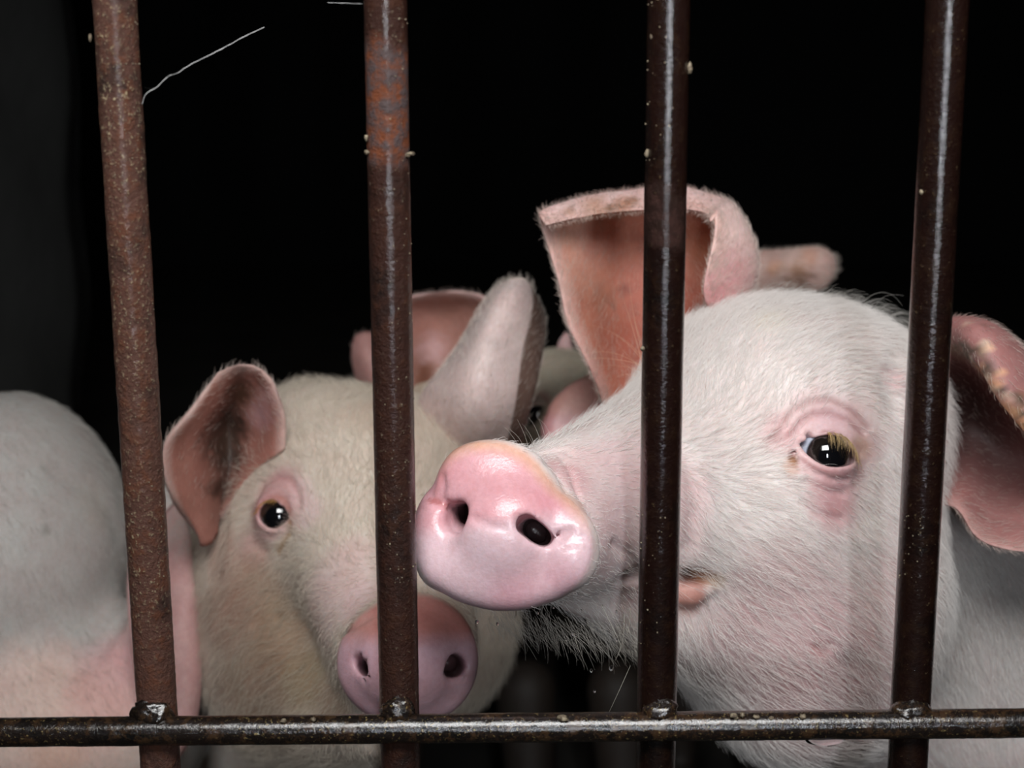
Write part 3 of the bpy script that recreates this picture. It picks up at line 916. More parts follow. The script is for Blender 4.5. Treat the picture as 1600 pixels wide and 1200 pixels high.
pa.blob(1290, 690, 78, PINK, .62, .5, .97, .35).blob(1300, 665, 30, (.72, .50, .53), .7).blob(1304, 775, 48, PINK, .75, .5, .88, .6, 1.15).blob(1218, 680, 30, PINK, .5, .5, .8)
pa.blob(1292, 712, 45, PALEPINK, .35, .35, .98)
pa.line([(1237, 712), (1250, 694), (1266, 680), (1288, 671), (1312, 674), (1334, 692)], 4, (.22, .05, .05), .9, None, 1)
pa.line([(1214, 688), (1238, 678), (1252, 658), (1270, 646), (1300, 645), (1326, 655), (1348, 678)], 4, (.22, .05, .05), .9, None, 1)
pa.line([(1203, 690), (1222, 668), (1240, 640), (1268, 626), (1300, 624), (1330, 640), (1356, 668)], 4.5, (0.24, 0.07, 0.06), .75)
pa.line([(1245, 716), (1262, 726), (1290, 736), (1325, 740)], 5, DEEP, .4, .25)
pa.blob(1545, 1000, 150, (.40, .38, .37), .8, soft=.4).blob(1580, 900, 90, (.36, .34, .33), .7)  # neck greyed: the light falling off there is put into the colour
pa.blob(1240, 718, 9, BROWN, .9, .4, .6).blob(1235, 730, 14, ORANGE, .4)
pa.blob(1310, 800, 26, DEEP, .25).blob(1345, 700, 20, TAN, .5)
pa.blob(1400, 590, 26, PINK, .5).blob(1390, 950, 60, (.55,.36,.36), .6, sy=1.6).blob(1230, 1000, 130, (.52,.33,.34), .8).blob(1220, 900, 70, (.6,.42,.42), .5).blob(1300, 1120, 120, (.5,.32,.33), .8).blob(1280, 1014, 16, DEEP, .5)
pa.blob(1080, 898, 26, (.05,.025,.015), .95, .35, .7).blob(1100, 898, 20, ORANGE, .45).blob(1075, 938, 34, (0.55, 0.25, 0.2), .9, .4, .9)
pa.blob(1120, 905, 14, TAN, .7)
pa.blob(1350, 880, 34, (0.45, 0.42, 0.42), .35).blob(1200, 500, 30, (0.76, 0.70, 0.55), .4)  # grey cheek patch paints in a soft shadow
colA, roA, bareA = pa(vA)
# the snout disc: bare wet pink, warmer on its upper lip, paler below
x, y, n_ = dA.local(vA)
rho = np.hypot(x, y); R0 = np.interp(np.arctan2(y, x), dA.T, dA.r)
kd = np.maximum(np.clip((1.06 - rho / R0) / 0.08, 0, 1) * np.clip((n_ + 10) / 4, 0, 1), 1.0 * (rho < 0.72 * R0) * (n_ > -45))
lobe = np.clip((y - 0.15 * x + 2) / 7, 0, 1)
cd = (np.array([0.72, 0.53, 0.58])[None] * (1 - lobe)[:, None] + np.array([0.69, 0.38, 0.42])[None] * lobe[:, None])
top = np.clip((rho / R0 - 0.80) / 0.16, 0, 1) * np.clip((y + 0.35 * x - 8) / 12, 0, 1)
cd = cd + (np.array([0.74, 0.46, 0.33]) - cd) * (top * .8)[:, None]
w = wob(vA, 7, 21) * 0.5 + wob(vA, 2.5, 22) * 0.3
cd = cd * (1 + 0.10 * w)[:, None] * np.array([1, 1, 1])
for (px, py, r, c, st) in [(772, 806, 4.5, (0.75, 0.27, 0.15), .6), (770, 815, 1.4, (0.5, .12, .05), .7), (757, 705, 1.6, (0.65, .3, .1), .8), (738, 745, .7, DEEP, .8), (732, 758, .7, DEEP, .6), (748, 700, 2.2, (0.7, .4, .25), .6),
                           (655, 850, 2.4, (0.4, .25, .12), .7), (690, 905, 2.0, (.5, .35, .15), .5), (815, 818, 3.0, DEEP, .6), (720, 790, 3.5, DEEP, .6), (884, 836, 4.5, DEEP, .3), (845, 790, 7, (0.65, .22, .28), .5),
                           (800, 930, 12, (0.62, .30, .36), .6), (880, 900, 9, (.62, .30, .36), .5), (700, 735, 6, (.62, .24, .26), .5)]:
    e = np.sqrt(((vA - onA(px, py)) ** 2).sum(1)) / r
    cd = cd + (np.array(c) - cd) * (np.exp(-e ** 2) * st)[:, None]
for pts, wd_, st in [([(662, 774), (680, 783), (698, 791), (714, 798)], 0.9, .85), ([(862, 846), (880, 840), (900, 836)], 0.9, .6), ([(868, 850), (888, 850), (906, 848)], 0.6, .4), ([(690, 742), (688, 756), (680, 768)], 1.0, .35), ([(740, 806), (762, 818), (790, 826), (812, 822)], 1.1, .22)]:
    e = polyline_dist(vA, np.array([onA(*q) for q in pts])) / wd_
    cd = cd + (DEEP - cd) * (np.exp(-(np.maximum(e - .8, 0)) ** 2) * st * (e < 6))[:, None]
deep = np.clip((-n_ + 5) / 7, 0, 1) * (rho < R0 * 0.8)                    # nostril passages: shade of the hollow painted into the moist lining
cd = cd + (np.array([0.02, 0.007, 0.007]) - cd) * (deep * .95)[:, None]
rim = np.clip((rho / R0 - 0.97) / 0.05, 0, 1) * np.clip((-y + 4) / 8, 0, 1)
cd = cd + (np.array([0.17, 0.09, 0.08]) - cd) * (rim * .75)[:, None]  # lower rim darkened: shade of its underside put into the colour
colA = colA + (cd - colA) * kd[:, None]
roA = roA + (0.22 - roA) * kd; bareA = np.maximum(bareA, kd)
pigA = pig_root(wa[0] + 200, wa[1] + 130, 'large pale pig resting its pink snout up near the third bar, one dark eye showing')
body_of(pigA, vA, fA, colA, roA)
furA = []
earA1 = [[(950, 650, 800), (1005, 632, 808), (1060, 600, 812), (1120, 560, 806), (1160, 520, 795), (1120, 500, 775)],
         [(921, 572, 788), (960, 556, 815), (1020, 530, 828), (1090, 500, 820), (1162, 468, 792), (1100, 462, 762)],
         [(888, 505, 783), (940, 480, 812), (1000, 450, 826), (1080, 425, 822), (1174, 420, 790), (1106, 415, 758)],
         [(870, 430, 778), (930, 395, 806), (1000, 375, 822), (1080, 358, 815), (1166, 372, 786), (1116, 372, 758)],
         [(842, 338, 772), (918, 316, 790), (1000, 304, 800), (1068, 300, 802), (1136, 322, 786), (1118, 338, 760)],
         [(852, 352, 758), (920, 336, 766), (1000, 328, 772), (1062, 326, 776), (1100, 332, 772), (1110, 346, 758)]]
build_ear(pigA, earA1, 6.0, (0.50, 0.22, 0.15), (0.72, 0.52, 0.50), (0.68, 0.46, 0.42), dark=(0.45, 0.5, 0.15, 0.30, (0.30, 0.075, 0.05), .9), hair=0.8, fur_list=furA,
          rimw=0.10, blots=[(975, 452, 10, 815, (.07, .04, .03), .9), (958, 475, 7, 815, (.05, .04, .03), .9), (940, 460, 26, 812, (.3, .14, .09), .6), (930, 335, 34, 785, (.55, .33, .2), .5), (985, 330, 22, 785, (.3, .18, .1), .6),
                            (920, 380, 40, 800, (.62, .32, .28), .5), (1105, 370, 40, 815, (.40, .17, .09), .7), (1130, 440, 50, 785, (.66, .30, .32), .7, 1), (1110, 470, 40, 770, (.66, .30, .32), .7, 1), (930, 322, 22, 772, (.5, .26, .15), .6, 1), (975, 318, 18, 772, (.45, .2, .1), .7, 1), (990, 310, 10, 775, (.25, .13, .07), .7, 1), (955, 325, 8, 772, (.2, .1, .05), .8, 1), (890, 332, 9, 770, (.35, .18, .1), .6, 1), (1000, 440, 60, 815, (.42, .15, .12), .5), (900, 420, 50, 805, (.60, .33, .26), .5), (880, 370, 40, 800, (.55, .36, .28), .5)], label='upright ear, its inside rusty pink with dirt spots')
earA2 = [[(1400, 800, 800), (1410, 740, 835), (1420, 660, 845), (1420, 590, 830), (1425, 540, 790), (1440, 520, 800), (1460, 540, 815)],
         [(1486, 790, 760), (1490, 740, 800), (1505, 660, 818), (1500, 575, 800), (1490, 516, 752), (1512, 506, 762), (1530, 520, 800)],
         [(1530, 842, 742), (1550, 780, 790), (1562, 690, 808), (1556, 600, 780), (1530, 548, 728), (1562, 528, 742), (1590, 545, 800)],
         [(1602, 862, 735), (1620, 800, 775), (1635, 725, 790), (1618, 650, 762), (1572, 622, 722), (1606, 590, 735), (1640, 600, 790)],
         [(1680, 850, 738), (1690, 800, 765), (1692, 750, 768), (1672, 705, 748), (1630, 690, 725), (1660, 670, 740), (1690, 690, 780)],
         [(1720, 820, 745), (1722, 795, 760), (1722, 765, 762), (1712, 740, 752), (1690, 728, 735), (1705, 712, 745), (1718, 730, 770)]]
earA2 = [[(x, y, d - 12) for x, y, d in q] for q in earA2]
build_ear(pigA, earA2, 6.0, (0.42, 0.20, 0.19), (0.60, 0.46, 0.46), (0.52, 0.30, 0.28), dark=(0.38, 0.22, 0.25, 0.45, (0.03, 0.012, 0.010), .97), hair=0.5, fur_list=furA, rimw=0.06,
          blots=[(1512, 540, 26, 745, (.22, .17, .12), .8), (1535, 580, 22, 730, (.75, .36, .17), .9), (1545, 605, 18, 728, (.10, .09, .07), .9), (1562, 640, 26, 725, (.78, .42, .22), .9), (1580, 660, 14, 725, (.12, .09, .06), .8),
                 (1592, 668, 24, 725, (.8, .40, .18), .9), (1520, 560, 12, 735, (.12, .1, .08), .9), (1555, 620, 10, 725, (.1, .08, .05), .9), (1500, 512, 12, 750, (.3, .26, .18), .8)] + [(float(np.interp(t, [0, .33, .66, 1], [1500, 1532, 1562, 1606]) + rng.normal() * 7), float(np.interp(t, [0, .33, .66, 1], [515, 552, 606, 664]) + rng.normal() * 9), float(rng.uniform(3, 9)), float(np.interp(t, [0, .33, .66, 1], [738, 718, 710, 712])), [(.05, .045, .035), (.12, .09, .06), (.8, .45, .25), (.75, .6, .45)][int(rng.integers(4))], .9) for t in np.linspace(0, 1, 46)],
          label='drooping ear with a crusty orange and black rim')
# hair of pig A
gA = guide_field(A, [(1100, 480, -.1, -1), (1180, 470, .5, -.8), (1260, 470, 1, -.35), (1350, 500, 1, .25), (1150, 560, .3, -1), (1250, 560, .7, -.6), (1350, 580, 1, .15), (1090, 600, .1, -1), (1010, 650, .6, -.8),
                     (900, 690, .8, -.6), (940, 770, 1, -.2), (970, 860, .8, .6), (1150, 700, .5, -.4), (1180, 780, 1, .2), (1240, 640, .2, -.9), (1300, 600, .6, -.6), (1370, 640, .9, .5), (1400, 720, .8, .8),
                     (1100, 800, .6, .7), (1130, 870, .9, .6), (1200, 850, 1, .5), (1280, 850, .9, .55), (1350, 830, .7, .7), (1090, 960, .4, 1), (1140, 940, .8, .6), (1200, 950, 1, .55), (1300, 950, .9, .6), (1380, 930, .6, .8),
                     (1080, 1040, .35, 1), (1130, 1040, .6, .8), (1200, 1040, .9, .5), (1270, 1060, .9, .5), (1340, 1040, .7, .7), (1110, 1090, .9, .5), (1200, 1100, 1, .3), (1260, 1130, .8, -.3), (1300, 1180, 1, -.05), (1350, 1180, 1, 0),
                     (1380, 1100, .6, .8), (1500, 900, .2, 1), (1550, 1000, .15, 1), (1580, 1150, .3, 1), (1500, 1150, .6, .8), (940, 960, .5, .8), (990, 980, .5, .9)], 6)
dirA = gA(vA, nA)
proj = np.stack([800 + vA[:, 0] / vA[:, 2] * F, 600 - vA[:, 1] / vA[:, 2] * F], 1)
dist = np.sqrt(((vA - P(1200, 780, 740)) ** 2).sum(1))
dens = np.clip((230 - dist) / 90, 0.05, 1) * (1 - bareA)
dm = np.sqrt(((vA - dA.c) ** 2).sum(1))                     # short fine hair on the muzzle
lenA = 3.0 + 9.0 * np.clip((dm - 45) / 75, 0, 1)
up = np.clip((vA[:, 1] - (-20)) / 60, 0, 1)
lenA = lenA * (1 - 0.22 * up)
eyeD = np.sqrt(((vA - eA) ** 2).sum(1)); lenA *= 0.45 + 0.55 * np.clip((eyeD - 18) / 25, 0, 1)
dens = dens * (0.7 + 0.8 * up) * (0.45 + 0.55 * np.clip((dm - 70) / 50, 0, 1))
tint = np.tile(np.array([0.92, 0.89, 0.86]), (len(vA), 1)) * 0.78 + colA * 0.22
headm = (nA[:, 2] < 0.45)
furA.append(dict(v=vA, f=fA, n=nA, dirs=dirA, dens=dens * headm, len=lenA, tint=tint, lift=0.42, jit=0.24, bend=.5))
grow(furA, 80000, 0.085, pigA)
# wavy longer hairs standing off the crown, whiskers, chin bristles
specs = []
for _ in range(420):
    px = rng.uniform(1080, 1425); h = A.hit(px, 445 + 0 * px) if False else None
    yy = np.interp(px, [1080, 1120, 1190, 1230, 1300, 1350, 1420], [482, 466, 450, 448, 456, 470, 502]) + rng.uniform(0, 22)
    L = rng.uniform(14, 44) * (1 if px > 1180 else 0.7)
    t_ = (px - 1080) / 345; specs.append(((px, yy, 775), (px + L * .35 * (t_ + .3), yy - rng.uniform(10, 22) * (1.1 - .5 * t_), 772), (px + L * (.25 + .75 * t_), yy - rng.uniform(4, 26) * (1.25 - t_) + 6 * t_, 770)))
for (a, b, c) in [((1350, 470, 770), (1385, 440, 765), (1410, 478, 765)), ((1368, 478, 770), (1380, 455, 765), (1412, 462, 765))]: specs.append((a, b, c))
free_hairs('crown_bristles', specs, 0.06, (0.6, 0.58, 0.54), pigA)
specs = []
for (x0, y0, x1, y1, x2, y2) in [(1005, 575, 960, 540, 915, 553), (1003, 570, 950, 555, 912, 562), (1005, 560, 975, 520, 925, 508), (1004, 540, 988, 500, 982, 432), (1002, 560, 985, 500, 975, 470), (1003, 580, 975, 568, 930, 572),
                                 (1004, 585, 990, 560, 970, 545), (1000, 590, 980, 580, 962, 590), (1005, 566, 985, 535, 955, 520), (1003, 590, 985, 575, 965, 562), (1004, 556, 996, 520, 990, 498), (1004, 595, 990, 590, 975, 600)]:
    specs.append(((x0, y0, 748), (x1, y1, 745), (x2, y2, 742)))
free_hairs('brow_whiskers', specs, 0.075, (0.80, 0.55, 0.38), pigA)
specs = []
for (x0, y0, x1, y1, x2, y2) in [(812, 700, 800, 678, 786, 665), (818, 700, 812, 678, 790, 668), (826, 702, 822, 680, 808, 655), (836, 700, 832, 680, 816, 662), (845, 695, 842, 672, 826, 652), (852, 690, 850, 668, 838, 648), (748, 696, 742, 686, 735, 684), (800, 698, 795, 684, 778, 678),
                                 (860, 684, 856, 664, 842, 655), (835, 703, 832, 690, 822, 675)]:
    specs.append(((x0, y0, 662), (x1, y1, 658), (x2, y2, 655)))
specs += [((1000, 760, 655), (1025, 768, 650), (1045, 778, 648)), ((995, 752, 655), (1015, 765, 650), (1035, 772, 650))]
for _ in range(60):
    px = rng.uniform(720, 925); yy = np.interp(px, [700, 750, 800, 860, 925], [938, 952, 957, 946, 905]) - 3
    specs.append(((px, yy, 640), (px + rng.uniform(-3, 6), yy + rng.uniform(6, 12), 640), (px + rng.uniform(-6, 14), yy + rng.uniform(10, 26), 643)))
free_hairs('snout_whiskers', specs, 0.06, (0.72, 0.66, 0.60), pigA)
specs = []
for _ in range(420):
    px = rng.uniform(760, 1010); t = (px - 760) / 250; yy = 952 + t * 40 + rng.uniform(-12, 30); d = 668 + t * 22
    L = rng.uniform(14, 52); a = rng.uniform(0.4, 1.3)
    specs.append(((px, yy, d), (px + L * .45 * math.cos(a), yy + L * .55 * math.sin(a), d - 3), (px + L * math.cos(a + .2), yy + L * math.sin(a + .2), d)))
free_hairs('chin_bristles', specs, 0.065, (0.62, 0.58, 0.52), pigA)
# eye, lashes
eyA = build_eye(pigA, eA, nrm([0.12, -0.05, -1]), RA, 0.98, (0.50, 0.55, 0.66), label='dark wet eye with a pale corner')
def lashes(parent, c, nn, r2, u2, upper, halfw, skew, R0, n, L, tint, x0=-0.5, x1=0.95, down=0.5, side=0.5):
    a, b, cc = [], [], []
    for _ in range(n):
        x = rng.uniform(x0, x1); yv = upper * (1 - abs(x - skew * (1 - x * x)) ** 2) + rng.uniform(0, 1.2)
        q = r2 * x * halfw + u2 * yv
        z = math.sqrt(max((R0 + 1.8) ** 2 - q @ q, 1))
        r = c + q + nn * z
        l = L * rng.uniform(0.6, 1.1)
        a.append(r); b.append(r + nn * l * .55 + u2 * l * .05 + r2 * l * side * .3 * np.sign(x1)); cc.append(r + nn * l * .75 - u2 * l * down * rng.uniform(.6, 1.1) + r2 * l * side * rng.uniform(.4, 1) * np.sign(x1))
    pos = curve_strands(np.array(a), np.array(b), np.array(cc), 6)
    rr = np.tile(np.linspace(1, .3, 6) * 0.085 / 1000, (n, 1))
    tt = np.tile(np.array(tint), (n, 1)) * rng.uniform(0.6, 1.1, (n, 1))
    make_curves('eyelashes', to_world(pos), rr, tt, 6, M_FUR, parent, label='pale golden lashes')
lashes(eyA, eA, EN, rA, uA, 8.6, 14.0, .15, RA, 110, 8.5, (0.72, 0.52, 0.26), -0.25, 1.0, .85, .45)
# the far eye, its lashes just peeping round the brow
hb = A.hit(1010, 610)
if hb is not None:
    c2 = P(1036, 620, hb[2] + 34)
    e2 = build_eye(pigA, c2, nrm([-1, 0.1, -0.2]), 12, 0.86)

# saliva and drops below the snout
dr = []
for (px, py, r) in [(908, 954, .55), (899, 918, .7), (902, 928, .6), (880, 940, .5), (896, 990, .8), (900, 994, .4), (955, 1044, 1.0), (941, 947, .5), (924, 1048, .7), (929, 1080, .6), (840, 958, .6), (865, 950, .4), (963, 956, .6), (975, 975, .5), (964, 1000, .6), (745, 972, .8), (777, 975, .6), (885, 1000, .4), (910, 975, .4)]:
    d = 642 + max(0, px - 800) * 0.10
    dr.append((to_world(P(px, py, d)), (r / 1000, r / 1000, r * 1.2 / 1000)))
wd = joined_lumps('saliva_drops', dr, M_WATER, pigA, 8, kind_rough=False)
st = free_hairs('saliva_strand', [((940, 945, 658), (962, 990, 656), (972, 1012, 656)), ((985, 950, 660), (985, 990, 656), (970, 1014, 656)), ((970, 1010, 656), (968, 1020, 656), (961, 1032, 656)), ((975, 960, 660), (976, 985, 657), (972, 1008, 656)),
                                   ((985, 1040, 660), (965, 1085, 658), (952, 1112, 656)), ((895, 985, 655), (900, 1005, 655), (906, 1018, 655))], 0.13, (0.55, 0.52, 0.44), pigA)

# ================================================================== generic maker for the other pigs
def frontal_snout(sh, disc, nost, k=5):
    sh.add(disc, k)
def disc_colours(disc, v, col, ro, bare, low=(0.66, 0.42, 0.47), up=(0.60, 0.27, 0.26), mid=0.0):
    x, y, n_ = disc.local(v)
    rho = np.hypot(x, y); R0 = np.interp(np.arctan2(y, x), disc.T, disc.r)
    kd = np.clip((1.06 - rho / R0) / 0.08, 0, 1) * np.clip((n_ + 9) / 4, 0, 1) * (n_ < 30)
    kd = np.maximum(kd, 1.0 * (rho < 0.72 * R0) * (n_ > -40) * (n_ < 30))
    lobe = np.clip((y - mid) / 8 + .5, 0, 1)
    cd = np.array(low) * (1 - lobe)[:, None] + np.array(up) * lobe[:, None]
    cd = cd * (1 + .1 * wob(v, 6, 31))[:, None]
    deep = np.clip((-n_ + 6) / 7, 0, 1) * (rho < R0 * .8)  # shade inside the nostrils put into the colour
    cd = cd + (np.array([0.08, 0.03, 0.03]) - cd) * (deep * .9)[:, None]
    col = col + (cd - col) * kd[:, None]
    return col, ro + (0.3 - ro) * kd, np.maximum(bare, kd)
def ring(cx, cy, rx, ry, tilt=0, n=20):
    out = []
    for i in range(n):
        a = 2 * math.pi * i / n; x = rx * math.cos(a); y = ry * math.sin(a)
        out.append((cx + x * math.cos(tilt) - y * math.sin(tilt), cy + x * math.sin(tilt) + y * math.cos(tilt)))
    return out

def paint_low_shade(v, col, h):
    """shade painted into legs and belly as near-black brown up to about h mm, with a ragged edge"""
    z = to_world(v)[:, 2] * 1000 + 28 * wob(v, 30, 41) + 10 * wob(v, 8, 42)
    k = np.clip((h - z) / 18, 0, 1)[:, None]
    return col + (np.array([0.035, 0.026, 0.02]) - col) * k  # deep shade low on the body, painted as near-black brown
# ================================================================== PIG B: cream pig, head low between the first two bars
B_ = Shape()
B_.add(ellipsoid(P(572, 785, 872), (72, 62, 72)), 1)
B_.add(ellipsoid(P(488, 722, 868), (40, 44, 50)), 16)
B_.add(round_cone(P(572, 800, 830), P(632, 1000, 758), 52, 36), 25)
B_.add(ellipsoid(P(440, 950, 868), (48, 84, 60)), 30)
B_.add(ellipsoid(P(690, 930, 880), (44, 70, 60)), 30)
B_.add(round_cone(P(590, 1140, 752), P(500, 1060, 850), 14, 50), 20)
wb = to_world(P(500, 900, 930)) * 1000
B_.add(round_cone(P(500, 900, 930), W(wb[0] - 65, wb[1] + 170, wb[2] - 85), 74, 78), 40)
B_.add(ellipsoid(W(wb[0] - 80, wb[1] + 220, wb[2] - 100), (80, 90, 80)), 40)
legs(B_, [(wb[0] - 75, wb[1] + 50), (wb[0] + 15, wb[1] + 50), (wb[0] - 125, wb[1] + 250), (wb[0] - 45, wb[1] + 250)], 30, 180)
dB = Disc(P(637, 1028, 716), (0.02, 0.10, -1.0), [(527, 1040), (532, 1005), (552, 978), (580, 952), (615, 935), (650, 930), (690, 938), (722, 962), (742, 1000), (747, 1040), (735, 1080), (712, 1108), (670, 1124), (620, 1126), (575, 1116), (545, 1090), (531, 1065)], 9, 7.5, 3)
B_.add(round_cone(dB.c, P(625, 1000, 765), 28, 34), 8)
B_.add(dB, 6)
def onD(disc, px, py, dz=0.0):
    ray = np.array([(px - 800) / F, (600 - py) / F, 1.0]); c = disc.c + disc.N * (9 + dz)
    return ray * ((c @ disc.N) / (ray @ disc.N))
for px in (582, 706):
    s = -1 if px < 637 else 1
    B_.cut(round_cone(onD(dB, px, 1042, 6), onD(dB, px - 6 * s, 1036, -18), 5.4, 4.2), 3)
    B_.cut(round_cone(onD(dB, px + 14 * s, 1036, 5), onD(dB, px, 1042, -6), 3.4, 4.0), 4)
ENB = nrm([-0.18, 0.05, -1.0])
eB, _ = eye_socket(B_, 430, 806, 11.0, ENB, 0.62, 1.3)
alB, rB, uB = almond(eB, ENB, np.array([1.0, 0, 0]), 7.6, 6.2, 9.6, -0.1, tilt=-0.05)
B_.cut(alB, 1.5)
for pix, w, amp in [([(404, 794), (412, 780), (430, 774), (444, 782), (450, 800)], 1.2, 1.3), ([(402, 775), (412, 756), (432, 745), (452, 748), (466, 770), (468, 790)], 1.4, 1.2),
                    ([(405, 830), (425, 840), (445, 836), (452, 820)], 1.2, .9), ([(450, 826), (456, 842)], 1.2, .8), ([(395, 850), (415, 862)], 2, .7),
                    ([(530, 1000), (550, 982), (575, 965), (592, 958)], 1.4, 1.5), ([(352, 760), (345, 830), (335, 900)], 5, 1.5)]:
    B_.groove(pix, w * 1.2, amp * 1.8)
vB, fB, nB = surface_nets(B_, P(540, 880, 800), 240.0, 1.9, 330)
CREAM = np.array([0.62, 0.54, 0.46])
pb = Paint(B_, CREAM, .6)
pb.blob(432, 778, 50, PINK, .7, .5, .9, .4).blob(430, 808, 36, PINK, .85, .4, .95, .4).blob(480, 800, 28, PALEPINK, .6, None, .4).blob(395, 860, 32, (0.52, .28, .27), .6, None, .5).blob(470, 770, 24, PALEPINK, .5, None, .5)
pb.line([(402, 775), (412, 756), (432, 745), (452, 748), (466, 770), (468, 790)], 5, DEEP, .5)
pb.line([(400, 798), (412, 781), (430, 775), (444, 782), (451, 800)], 5, (0.4, .1, .04), .8, None, 1)
pb.line([(452, 815), (452, 832), (442, 850), (436, 862)], 5, (0.35, .19, .06), .8)
pb.blob(540, 900, 60, PALEPINK, .5).blob(500, 960, 60, PALEPINK, .4).blob(560, 940, 40, PALEPINK, .6)
pb.blob(400, 930, 60, (.36, .23, .15), .7).blob(440, 1000, 60, (.34, .23, .14), .75).blob(350, 960, 60, (0.34, .19, .14), .7).blob(400, 1080, 90, (0.24, .15, .10), .8).blob(480, 1060, 55, (.26, .19, .11), .85).blob(520, 1110, 50, (.22, .16, .11), .8).blob(340, 860, 40, (.42, .25, .2), .6).blob(440, 960, 8, (.15, .1, .06), .5)  # brown patches over the cheek, darker lower down
pb.blob(600, 650, 60, (0.60, .47, .36), .3).blob(690, 655, 14, (0.6, .28, .2), .6).blob(700, 740, 60, CREAM * .95, .5).blob(350, 880, 40, (.5, .33, .27), .5)
colB, roB, bareB = pb(vB); colB = paint_low_shade(vB, colB, 170)
colB, roB, bareB = disc_colours(dB, vB, colB, roB, bareB, (0.62, 0.40, 0.46), (0.58, .25, .22), 10)
for (px, py, r, c, st) in [(672, 1028, 2.5, (.6, .16, .05), .7), (677, 1090, .8, DEEP, .8), (575, 985, 8, (.6, .45, .42), .4), (560, 1020, 7, DEEP, .35)]:
    e = np.sqrt(((vB - onD(dB, px, py)) ** 2).sum(1)) / r
    colB = colB + (np.array(c) - colB) * (np.exp(-e ** 2) * st)[:, None]
pigB = pig_root(wb[0], wb[1] + 200, 'cream pig with lowered head and wet snout behind the second bar from the cobweb side')
pigB['label'] = 'cream pig with lowered head, brownish cheek and wet snout behind the second bar'
body_of(pigB, vB, fB, colB, roB)
furB = []
earB1 = [[(312, 842, 852), (324, 846, 856), (346, 812, 862), (395, 745, 855), (446, 700, 840)],
         [(266, 772, 822), (302, 784, 842), (355, 735, 868), (405, 690, 858), (444, 655, 832)],
         [(256, 700, 812), (300, 690, 836), (352, 655, 864), (398, 632, 850), (436, 622, 826)],
         [(298, 642, 812), (332, 622, 828), (368, 605, 846), (398, 598, 838), (426, 598, 824)],
         [(340, 582, 814), (358, 574, 818), (376, 570, 824), (393, 571, 824), (408, 578, 820)]]
earB1 = [[(x, y, d - 34) for x, y, d in q] for q in earB1]
build_ear(pigB, earB1, 5.5, (0.42, 0.19, 0.15), (0.60, 0.45, 0.42), (0.60, 0.42, 0.38), dark=(0.50, 0.20, 0.42, 0.6, (0.05, 0.022, 0.014), 1.0), hair=.4, fur_list=furB, rimw=.10,
          blots=[(362, 665, 26, 815, (.035, .016, .01), 1), (350, 715, 24, 815, (.035, .016, .01), 1), (338, 765, 17, 815, (.05, .02, .012), 1), (378, 615, 22, 815, (.10, .045, .025), .9), (345, 690, 26, 815, (.05, .025, .015), .9), (405, 650, 24, 805, (.60, .35, .36), .8), (418, 620, 18, 805, (.58, .35, .34), .7), (290, 720, 18, 835, (.38, .12, .08), .6), (310, 770, 16, 840, (.55, .3, .26), .6)], label='ear tipped outward, dark brown inside')
earB2 = [[(630, 690, 880), (672, 730, 870), (720, 755, 868), (760, 755, 872), (800, 745, 885)],
         [(655, 625, 852), (700, 630, 826), (742, 640, 816), (786, 645, 826), (826, 642, 846)],
         [(714, 548, 858), (736, 545, 828), (762, 540, 818), (800, 548, 828), (846, 562, 850)],
         [(754, 484, 862), (770, 478, 836), (790, 472, 828), (818, 480, 836), (850, 500, 860)],
         [(776, 450, 862), (790, 440, 848), (806, 434, 842), (822, 437, 846), (836, 462, 862)]]
build_ear(pigB, earB2, 6.0, (0.16, 0.10, 0.08), (0.64, 0.52, 0.50), (0.60, 0.52, 0.46), hair=.6, fur_list=furB, outer_side=0, split=0.80, rimw=.05, label='folded ear pointing up, pale back showing')  # strip past the split painted dark, standing for the ear's shaded inside
gB = guide_field(B_, [(450, 620, -.2, -1), (520, 620, .2, -1), (600, 640, .3, -1), (480, 680, -.4, -.9), (540, 760, .1, -1), (400, 740, -1, -.4), (380, 800, -1, .1), (520, 850, -.2, -.9), (480, 900, -.8, .3), (400, 900, -.7, .8), (400, 960, -.8, .6), (450, 1000, -.8, .5),
                      (380, 1040, -.5, .9), (480, 1060, -.7, .7), (540, 1060, -.5, .8), (540, 960, -.6, .3), (340, 850, -.2, 1), (700, 700, .3, -.9), (700, 850, .5, .5), (560, 1140, 0, 1)], 8)
distB = np.sqrt(((vB - P(540, 860, 830)) ** 2).sum(1))
densB = np.clip((200 - distB) / 60, 0.02, 1) * (1 - bareB) * (nB[:, 2] < .45)
dmB = np.sqrt(((vB - dB.c) ** 2).sum(1))
lenB = 3 + 7 * np.clip((dmB - 45) / 60, 0, 1)
eD = np.sqrt(((vB - eB) ** 2).sum(1)); lenB *= .45 + .55 * np.clip((eD - 15) / 20, 0, 1)
tB = np.tile(np.array([0.80, 0.72, 0.60]), (len(vB), 1)) * .42 + colB * .60
furB.append(dict(v=vB, f=fB, n=nB, dirs=gB(vB, nB), dens=densB, len=lenB, tint=tB, lift=.48, jit=.42))
grow(furB, 42000, 0.085, pigB)
eyB = build_eye(pigB, eB, nrm([0.02, 0.02, -1]), 11.0, 0.98, (0.22, .17, .17), label='round black eye')
lashes(eyB, eB, ENB, -rB, uB, 7.6, 9.6, .1, 11.0, 60, 5.0, (0.62, 0.36, 0.12), -0.2, 1.0, .4, .4)

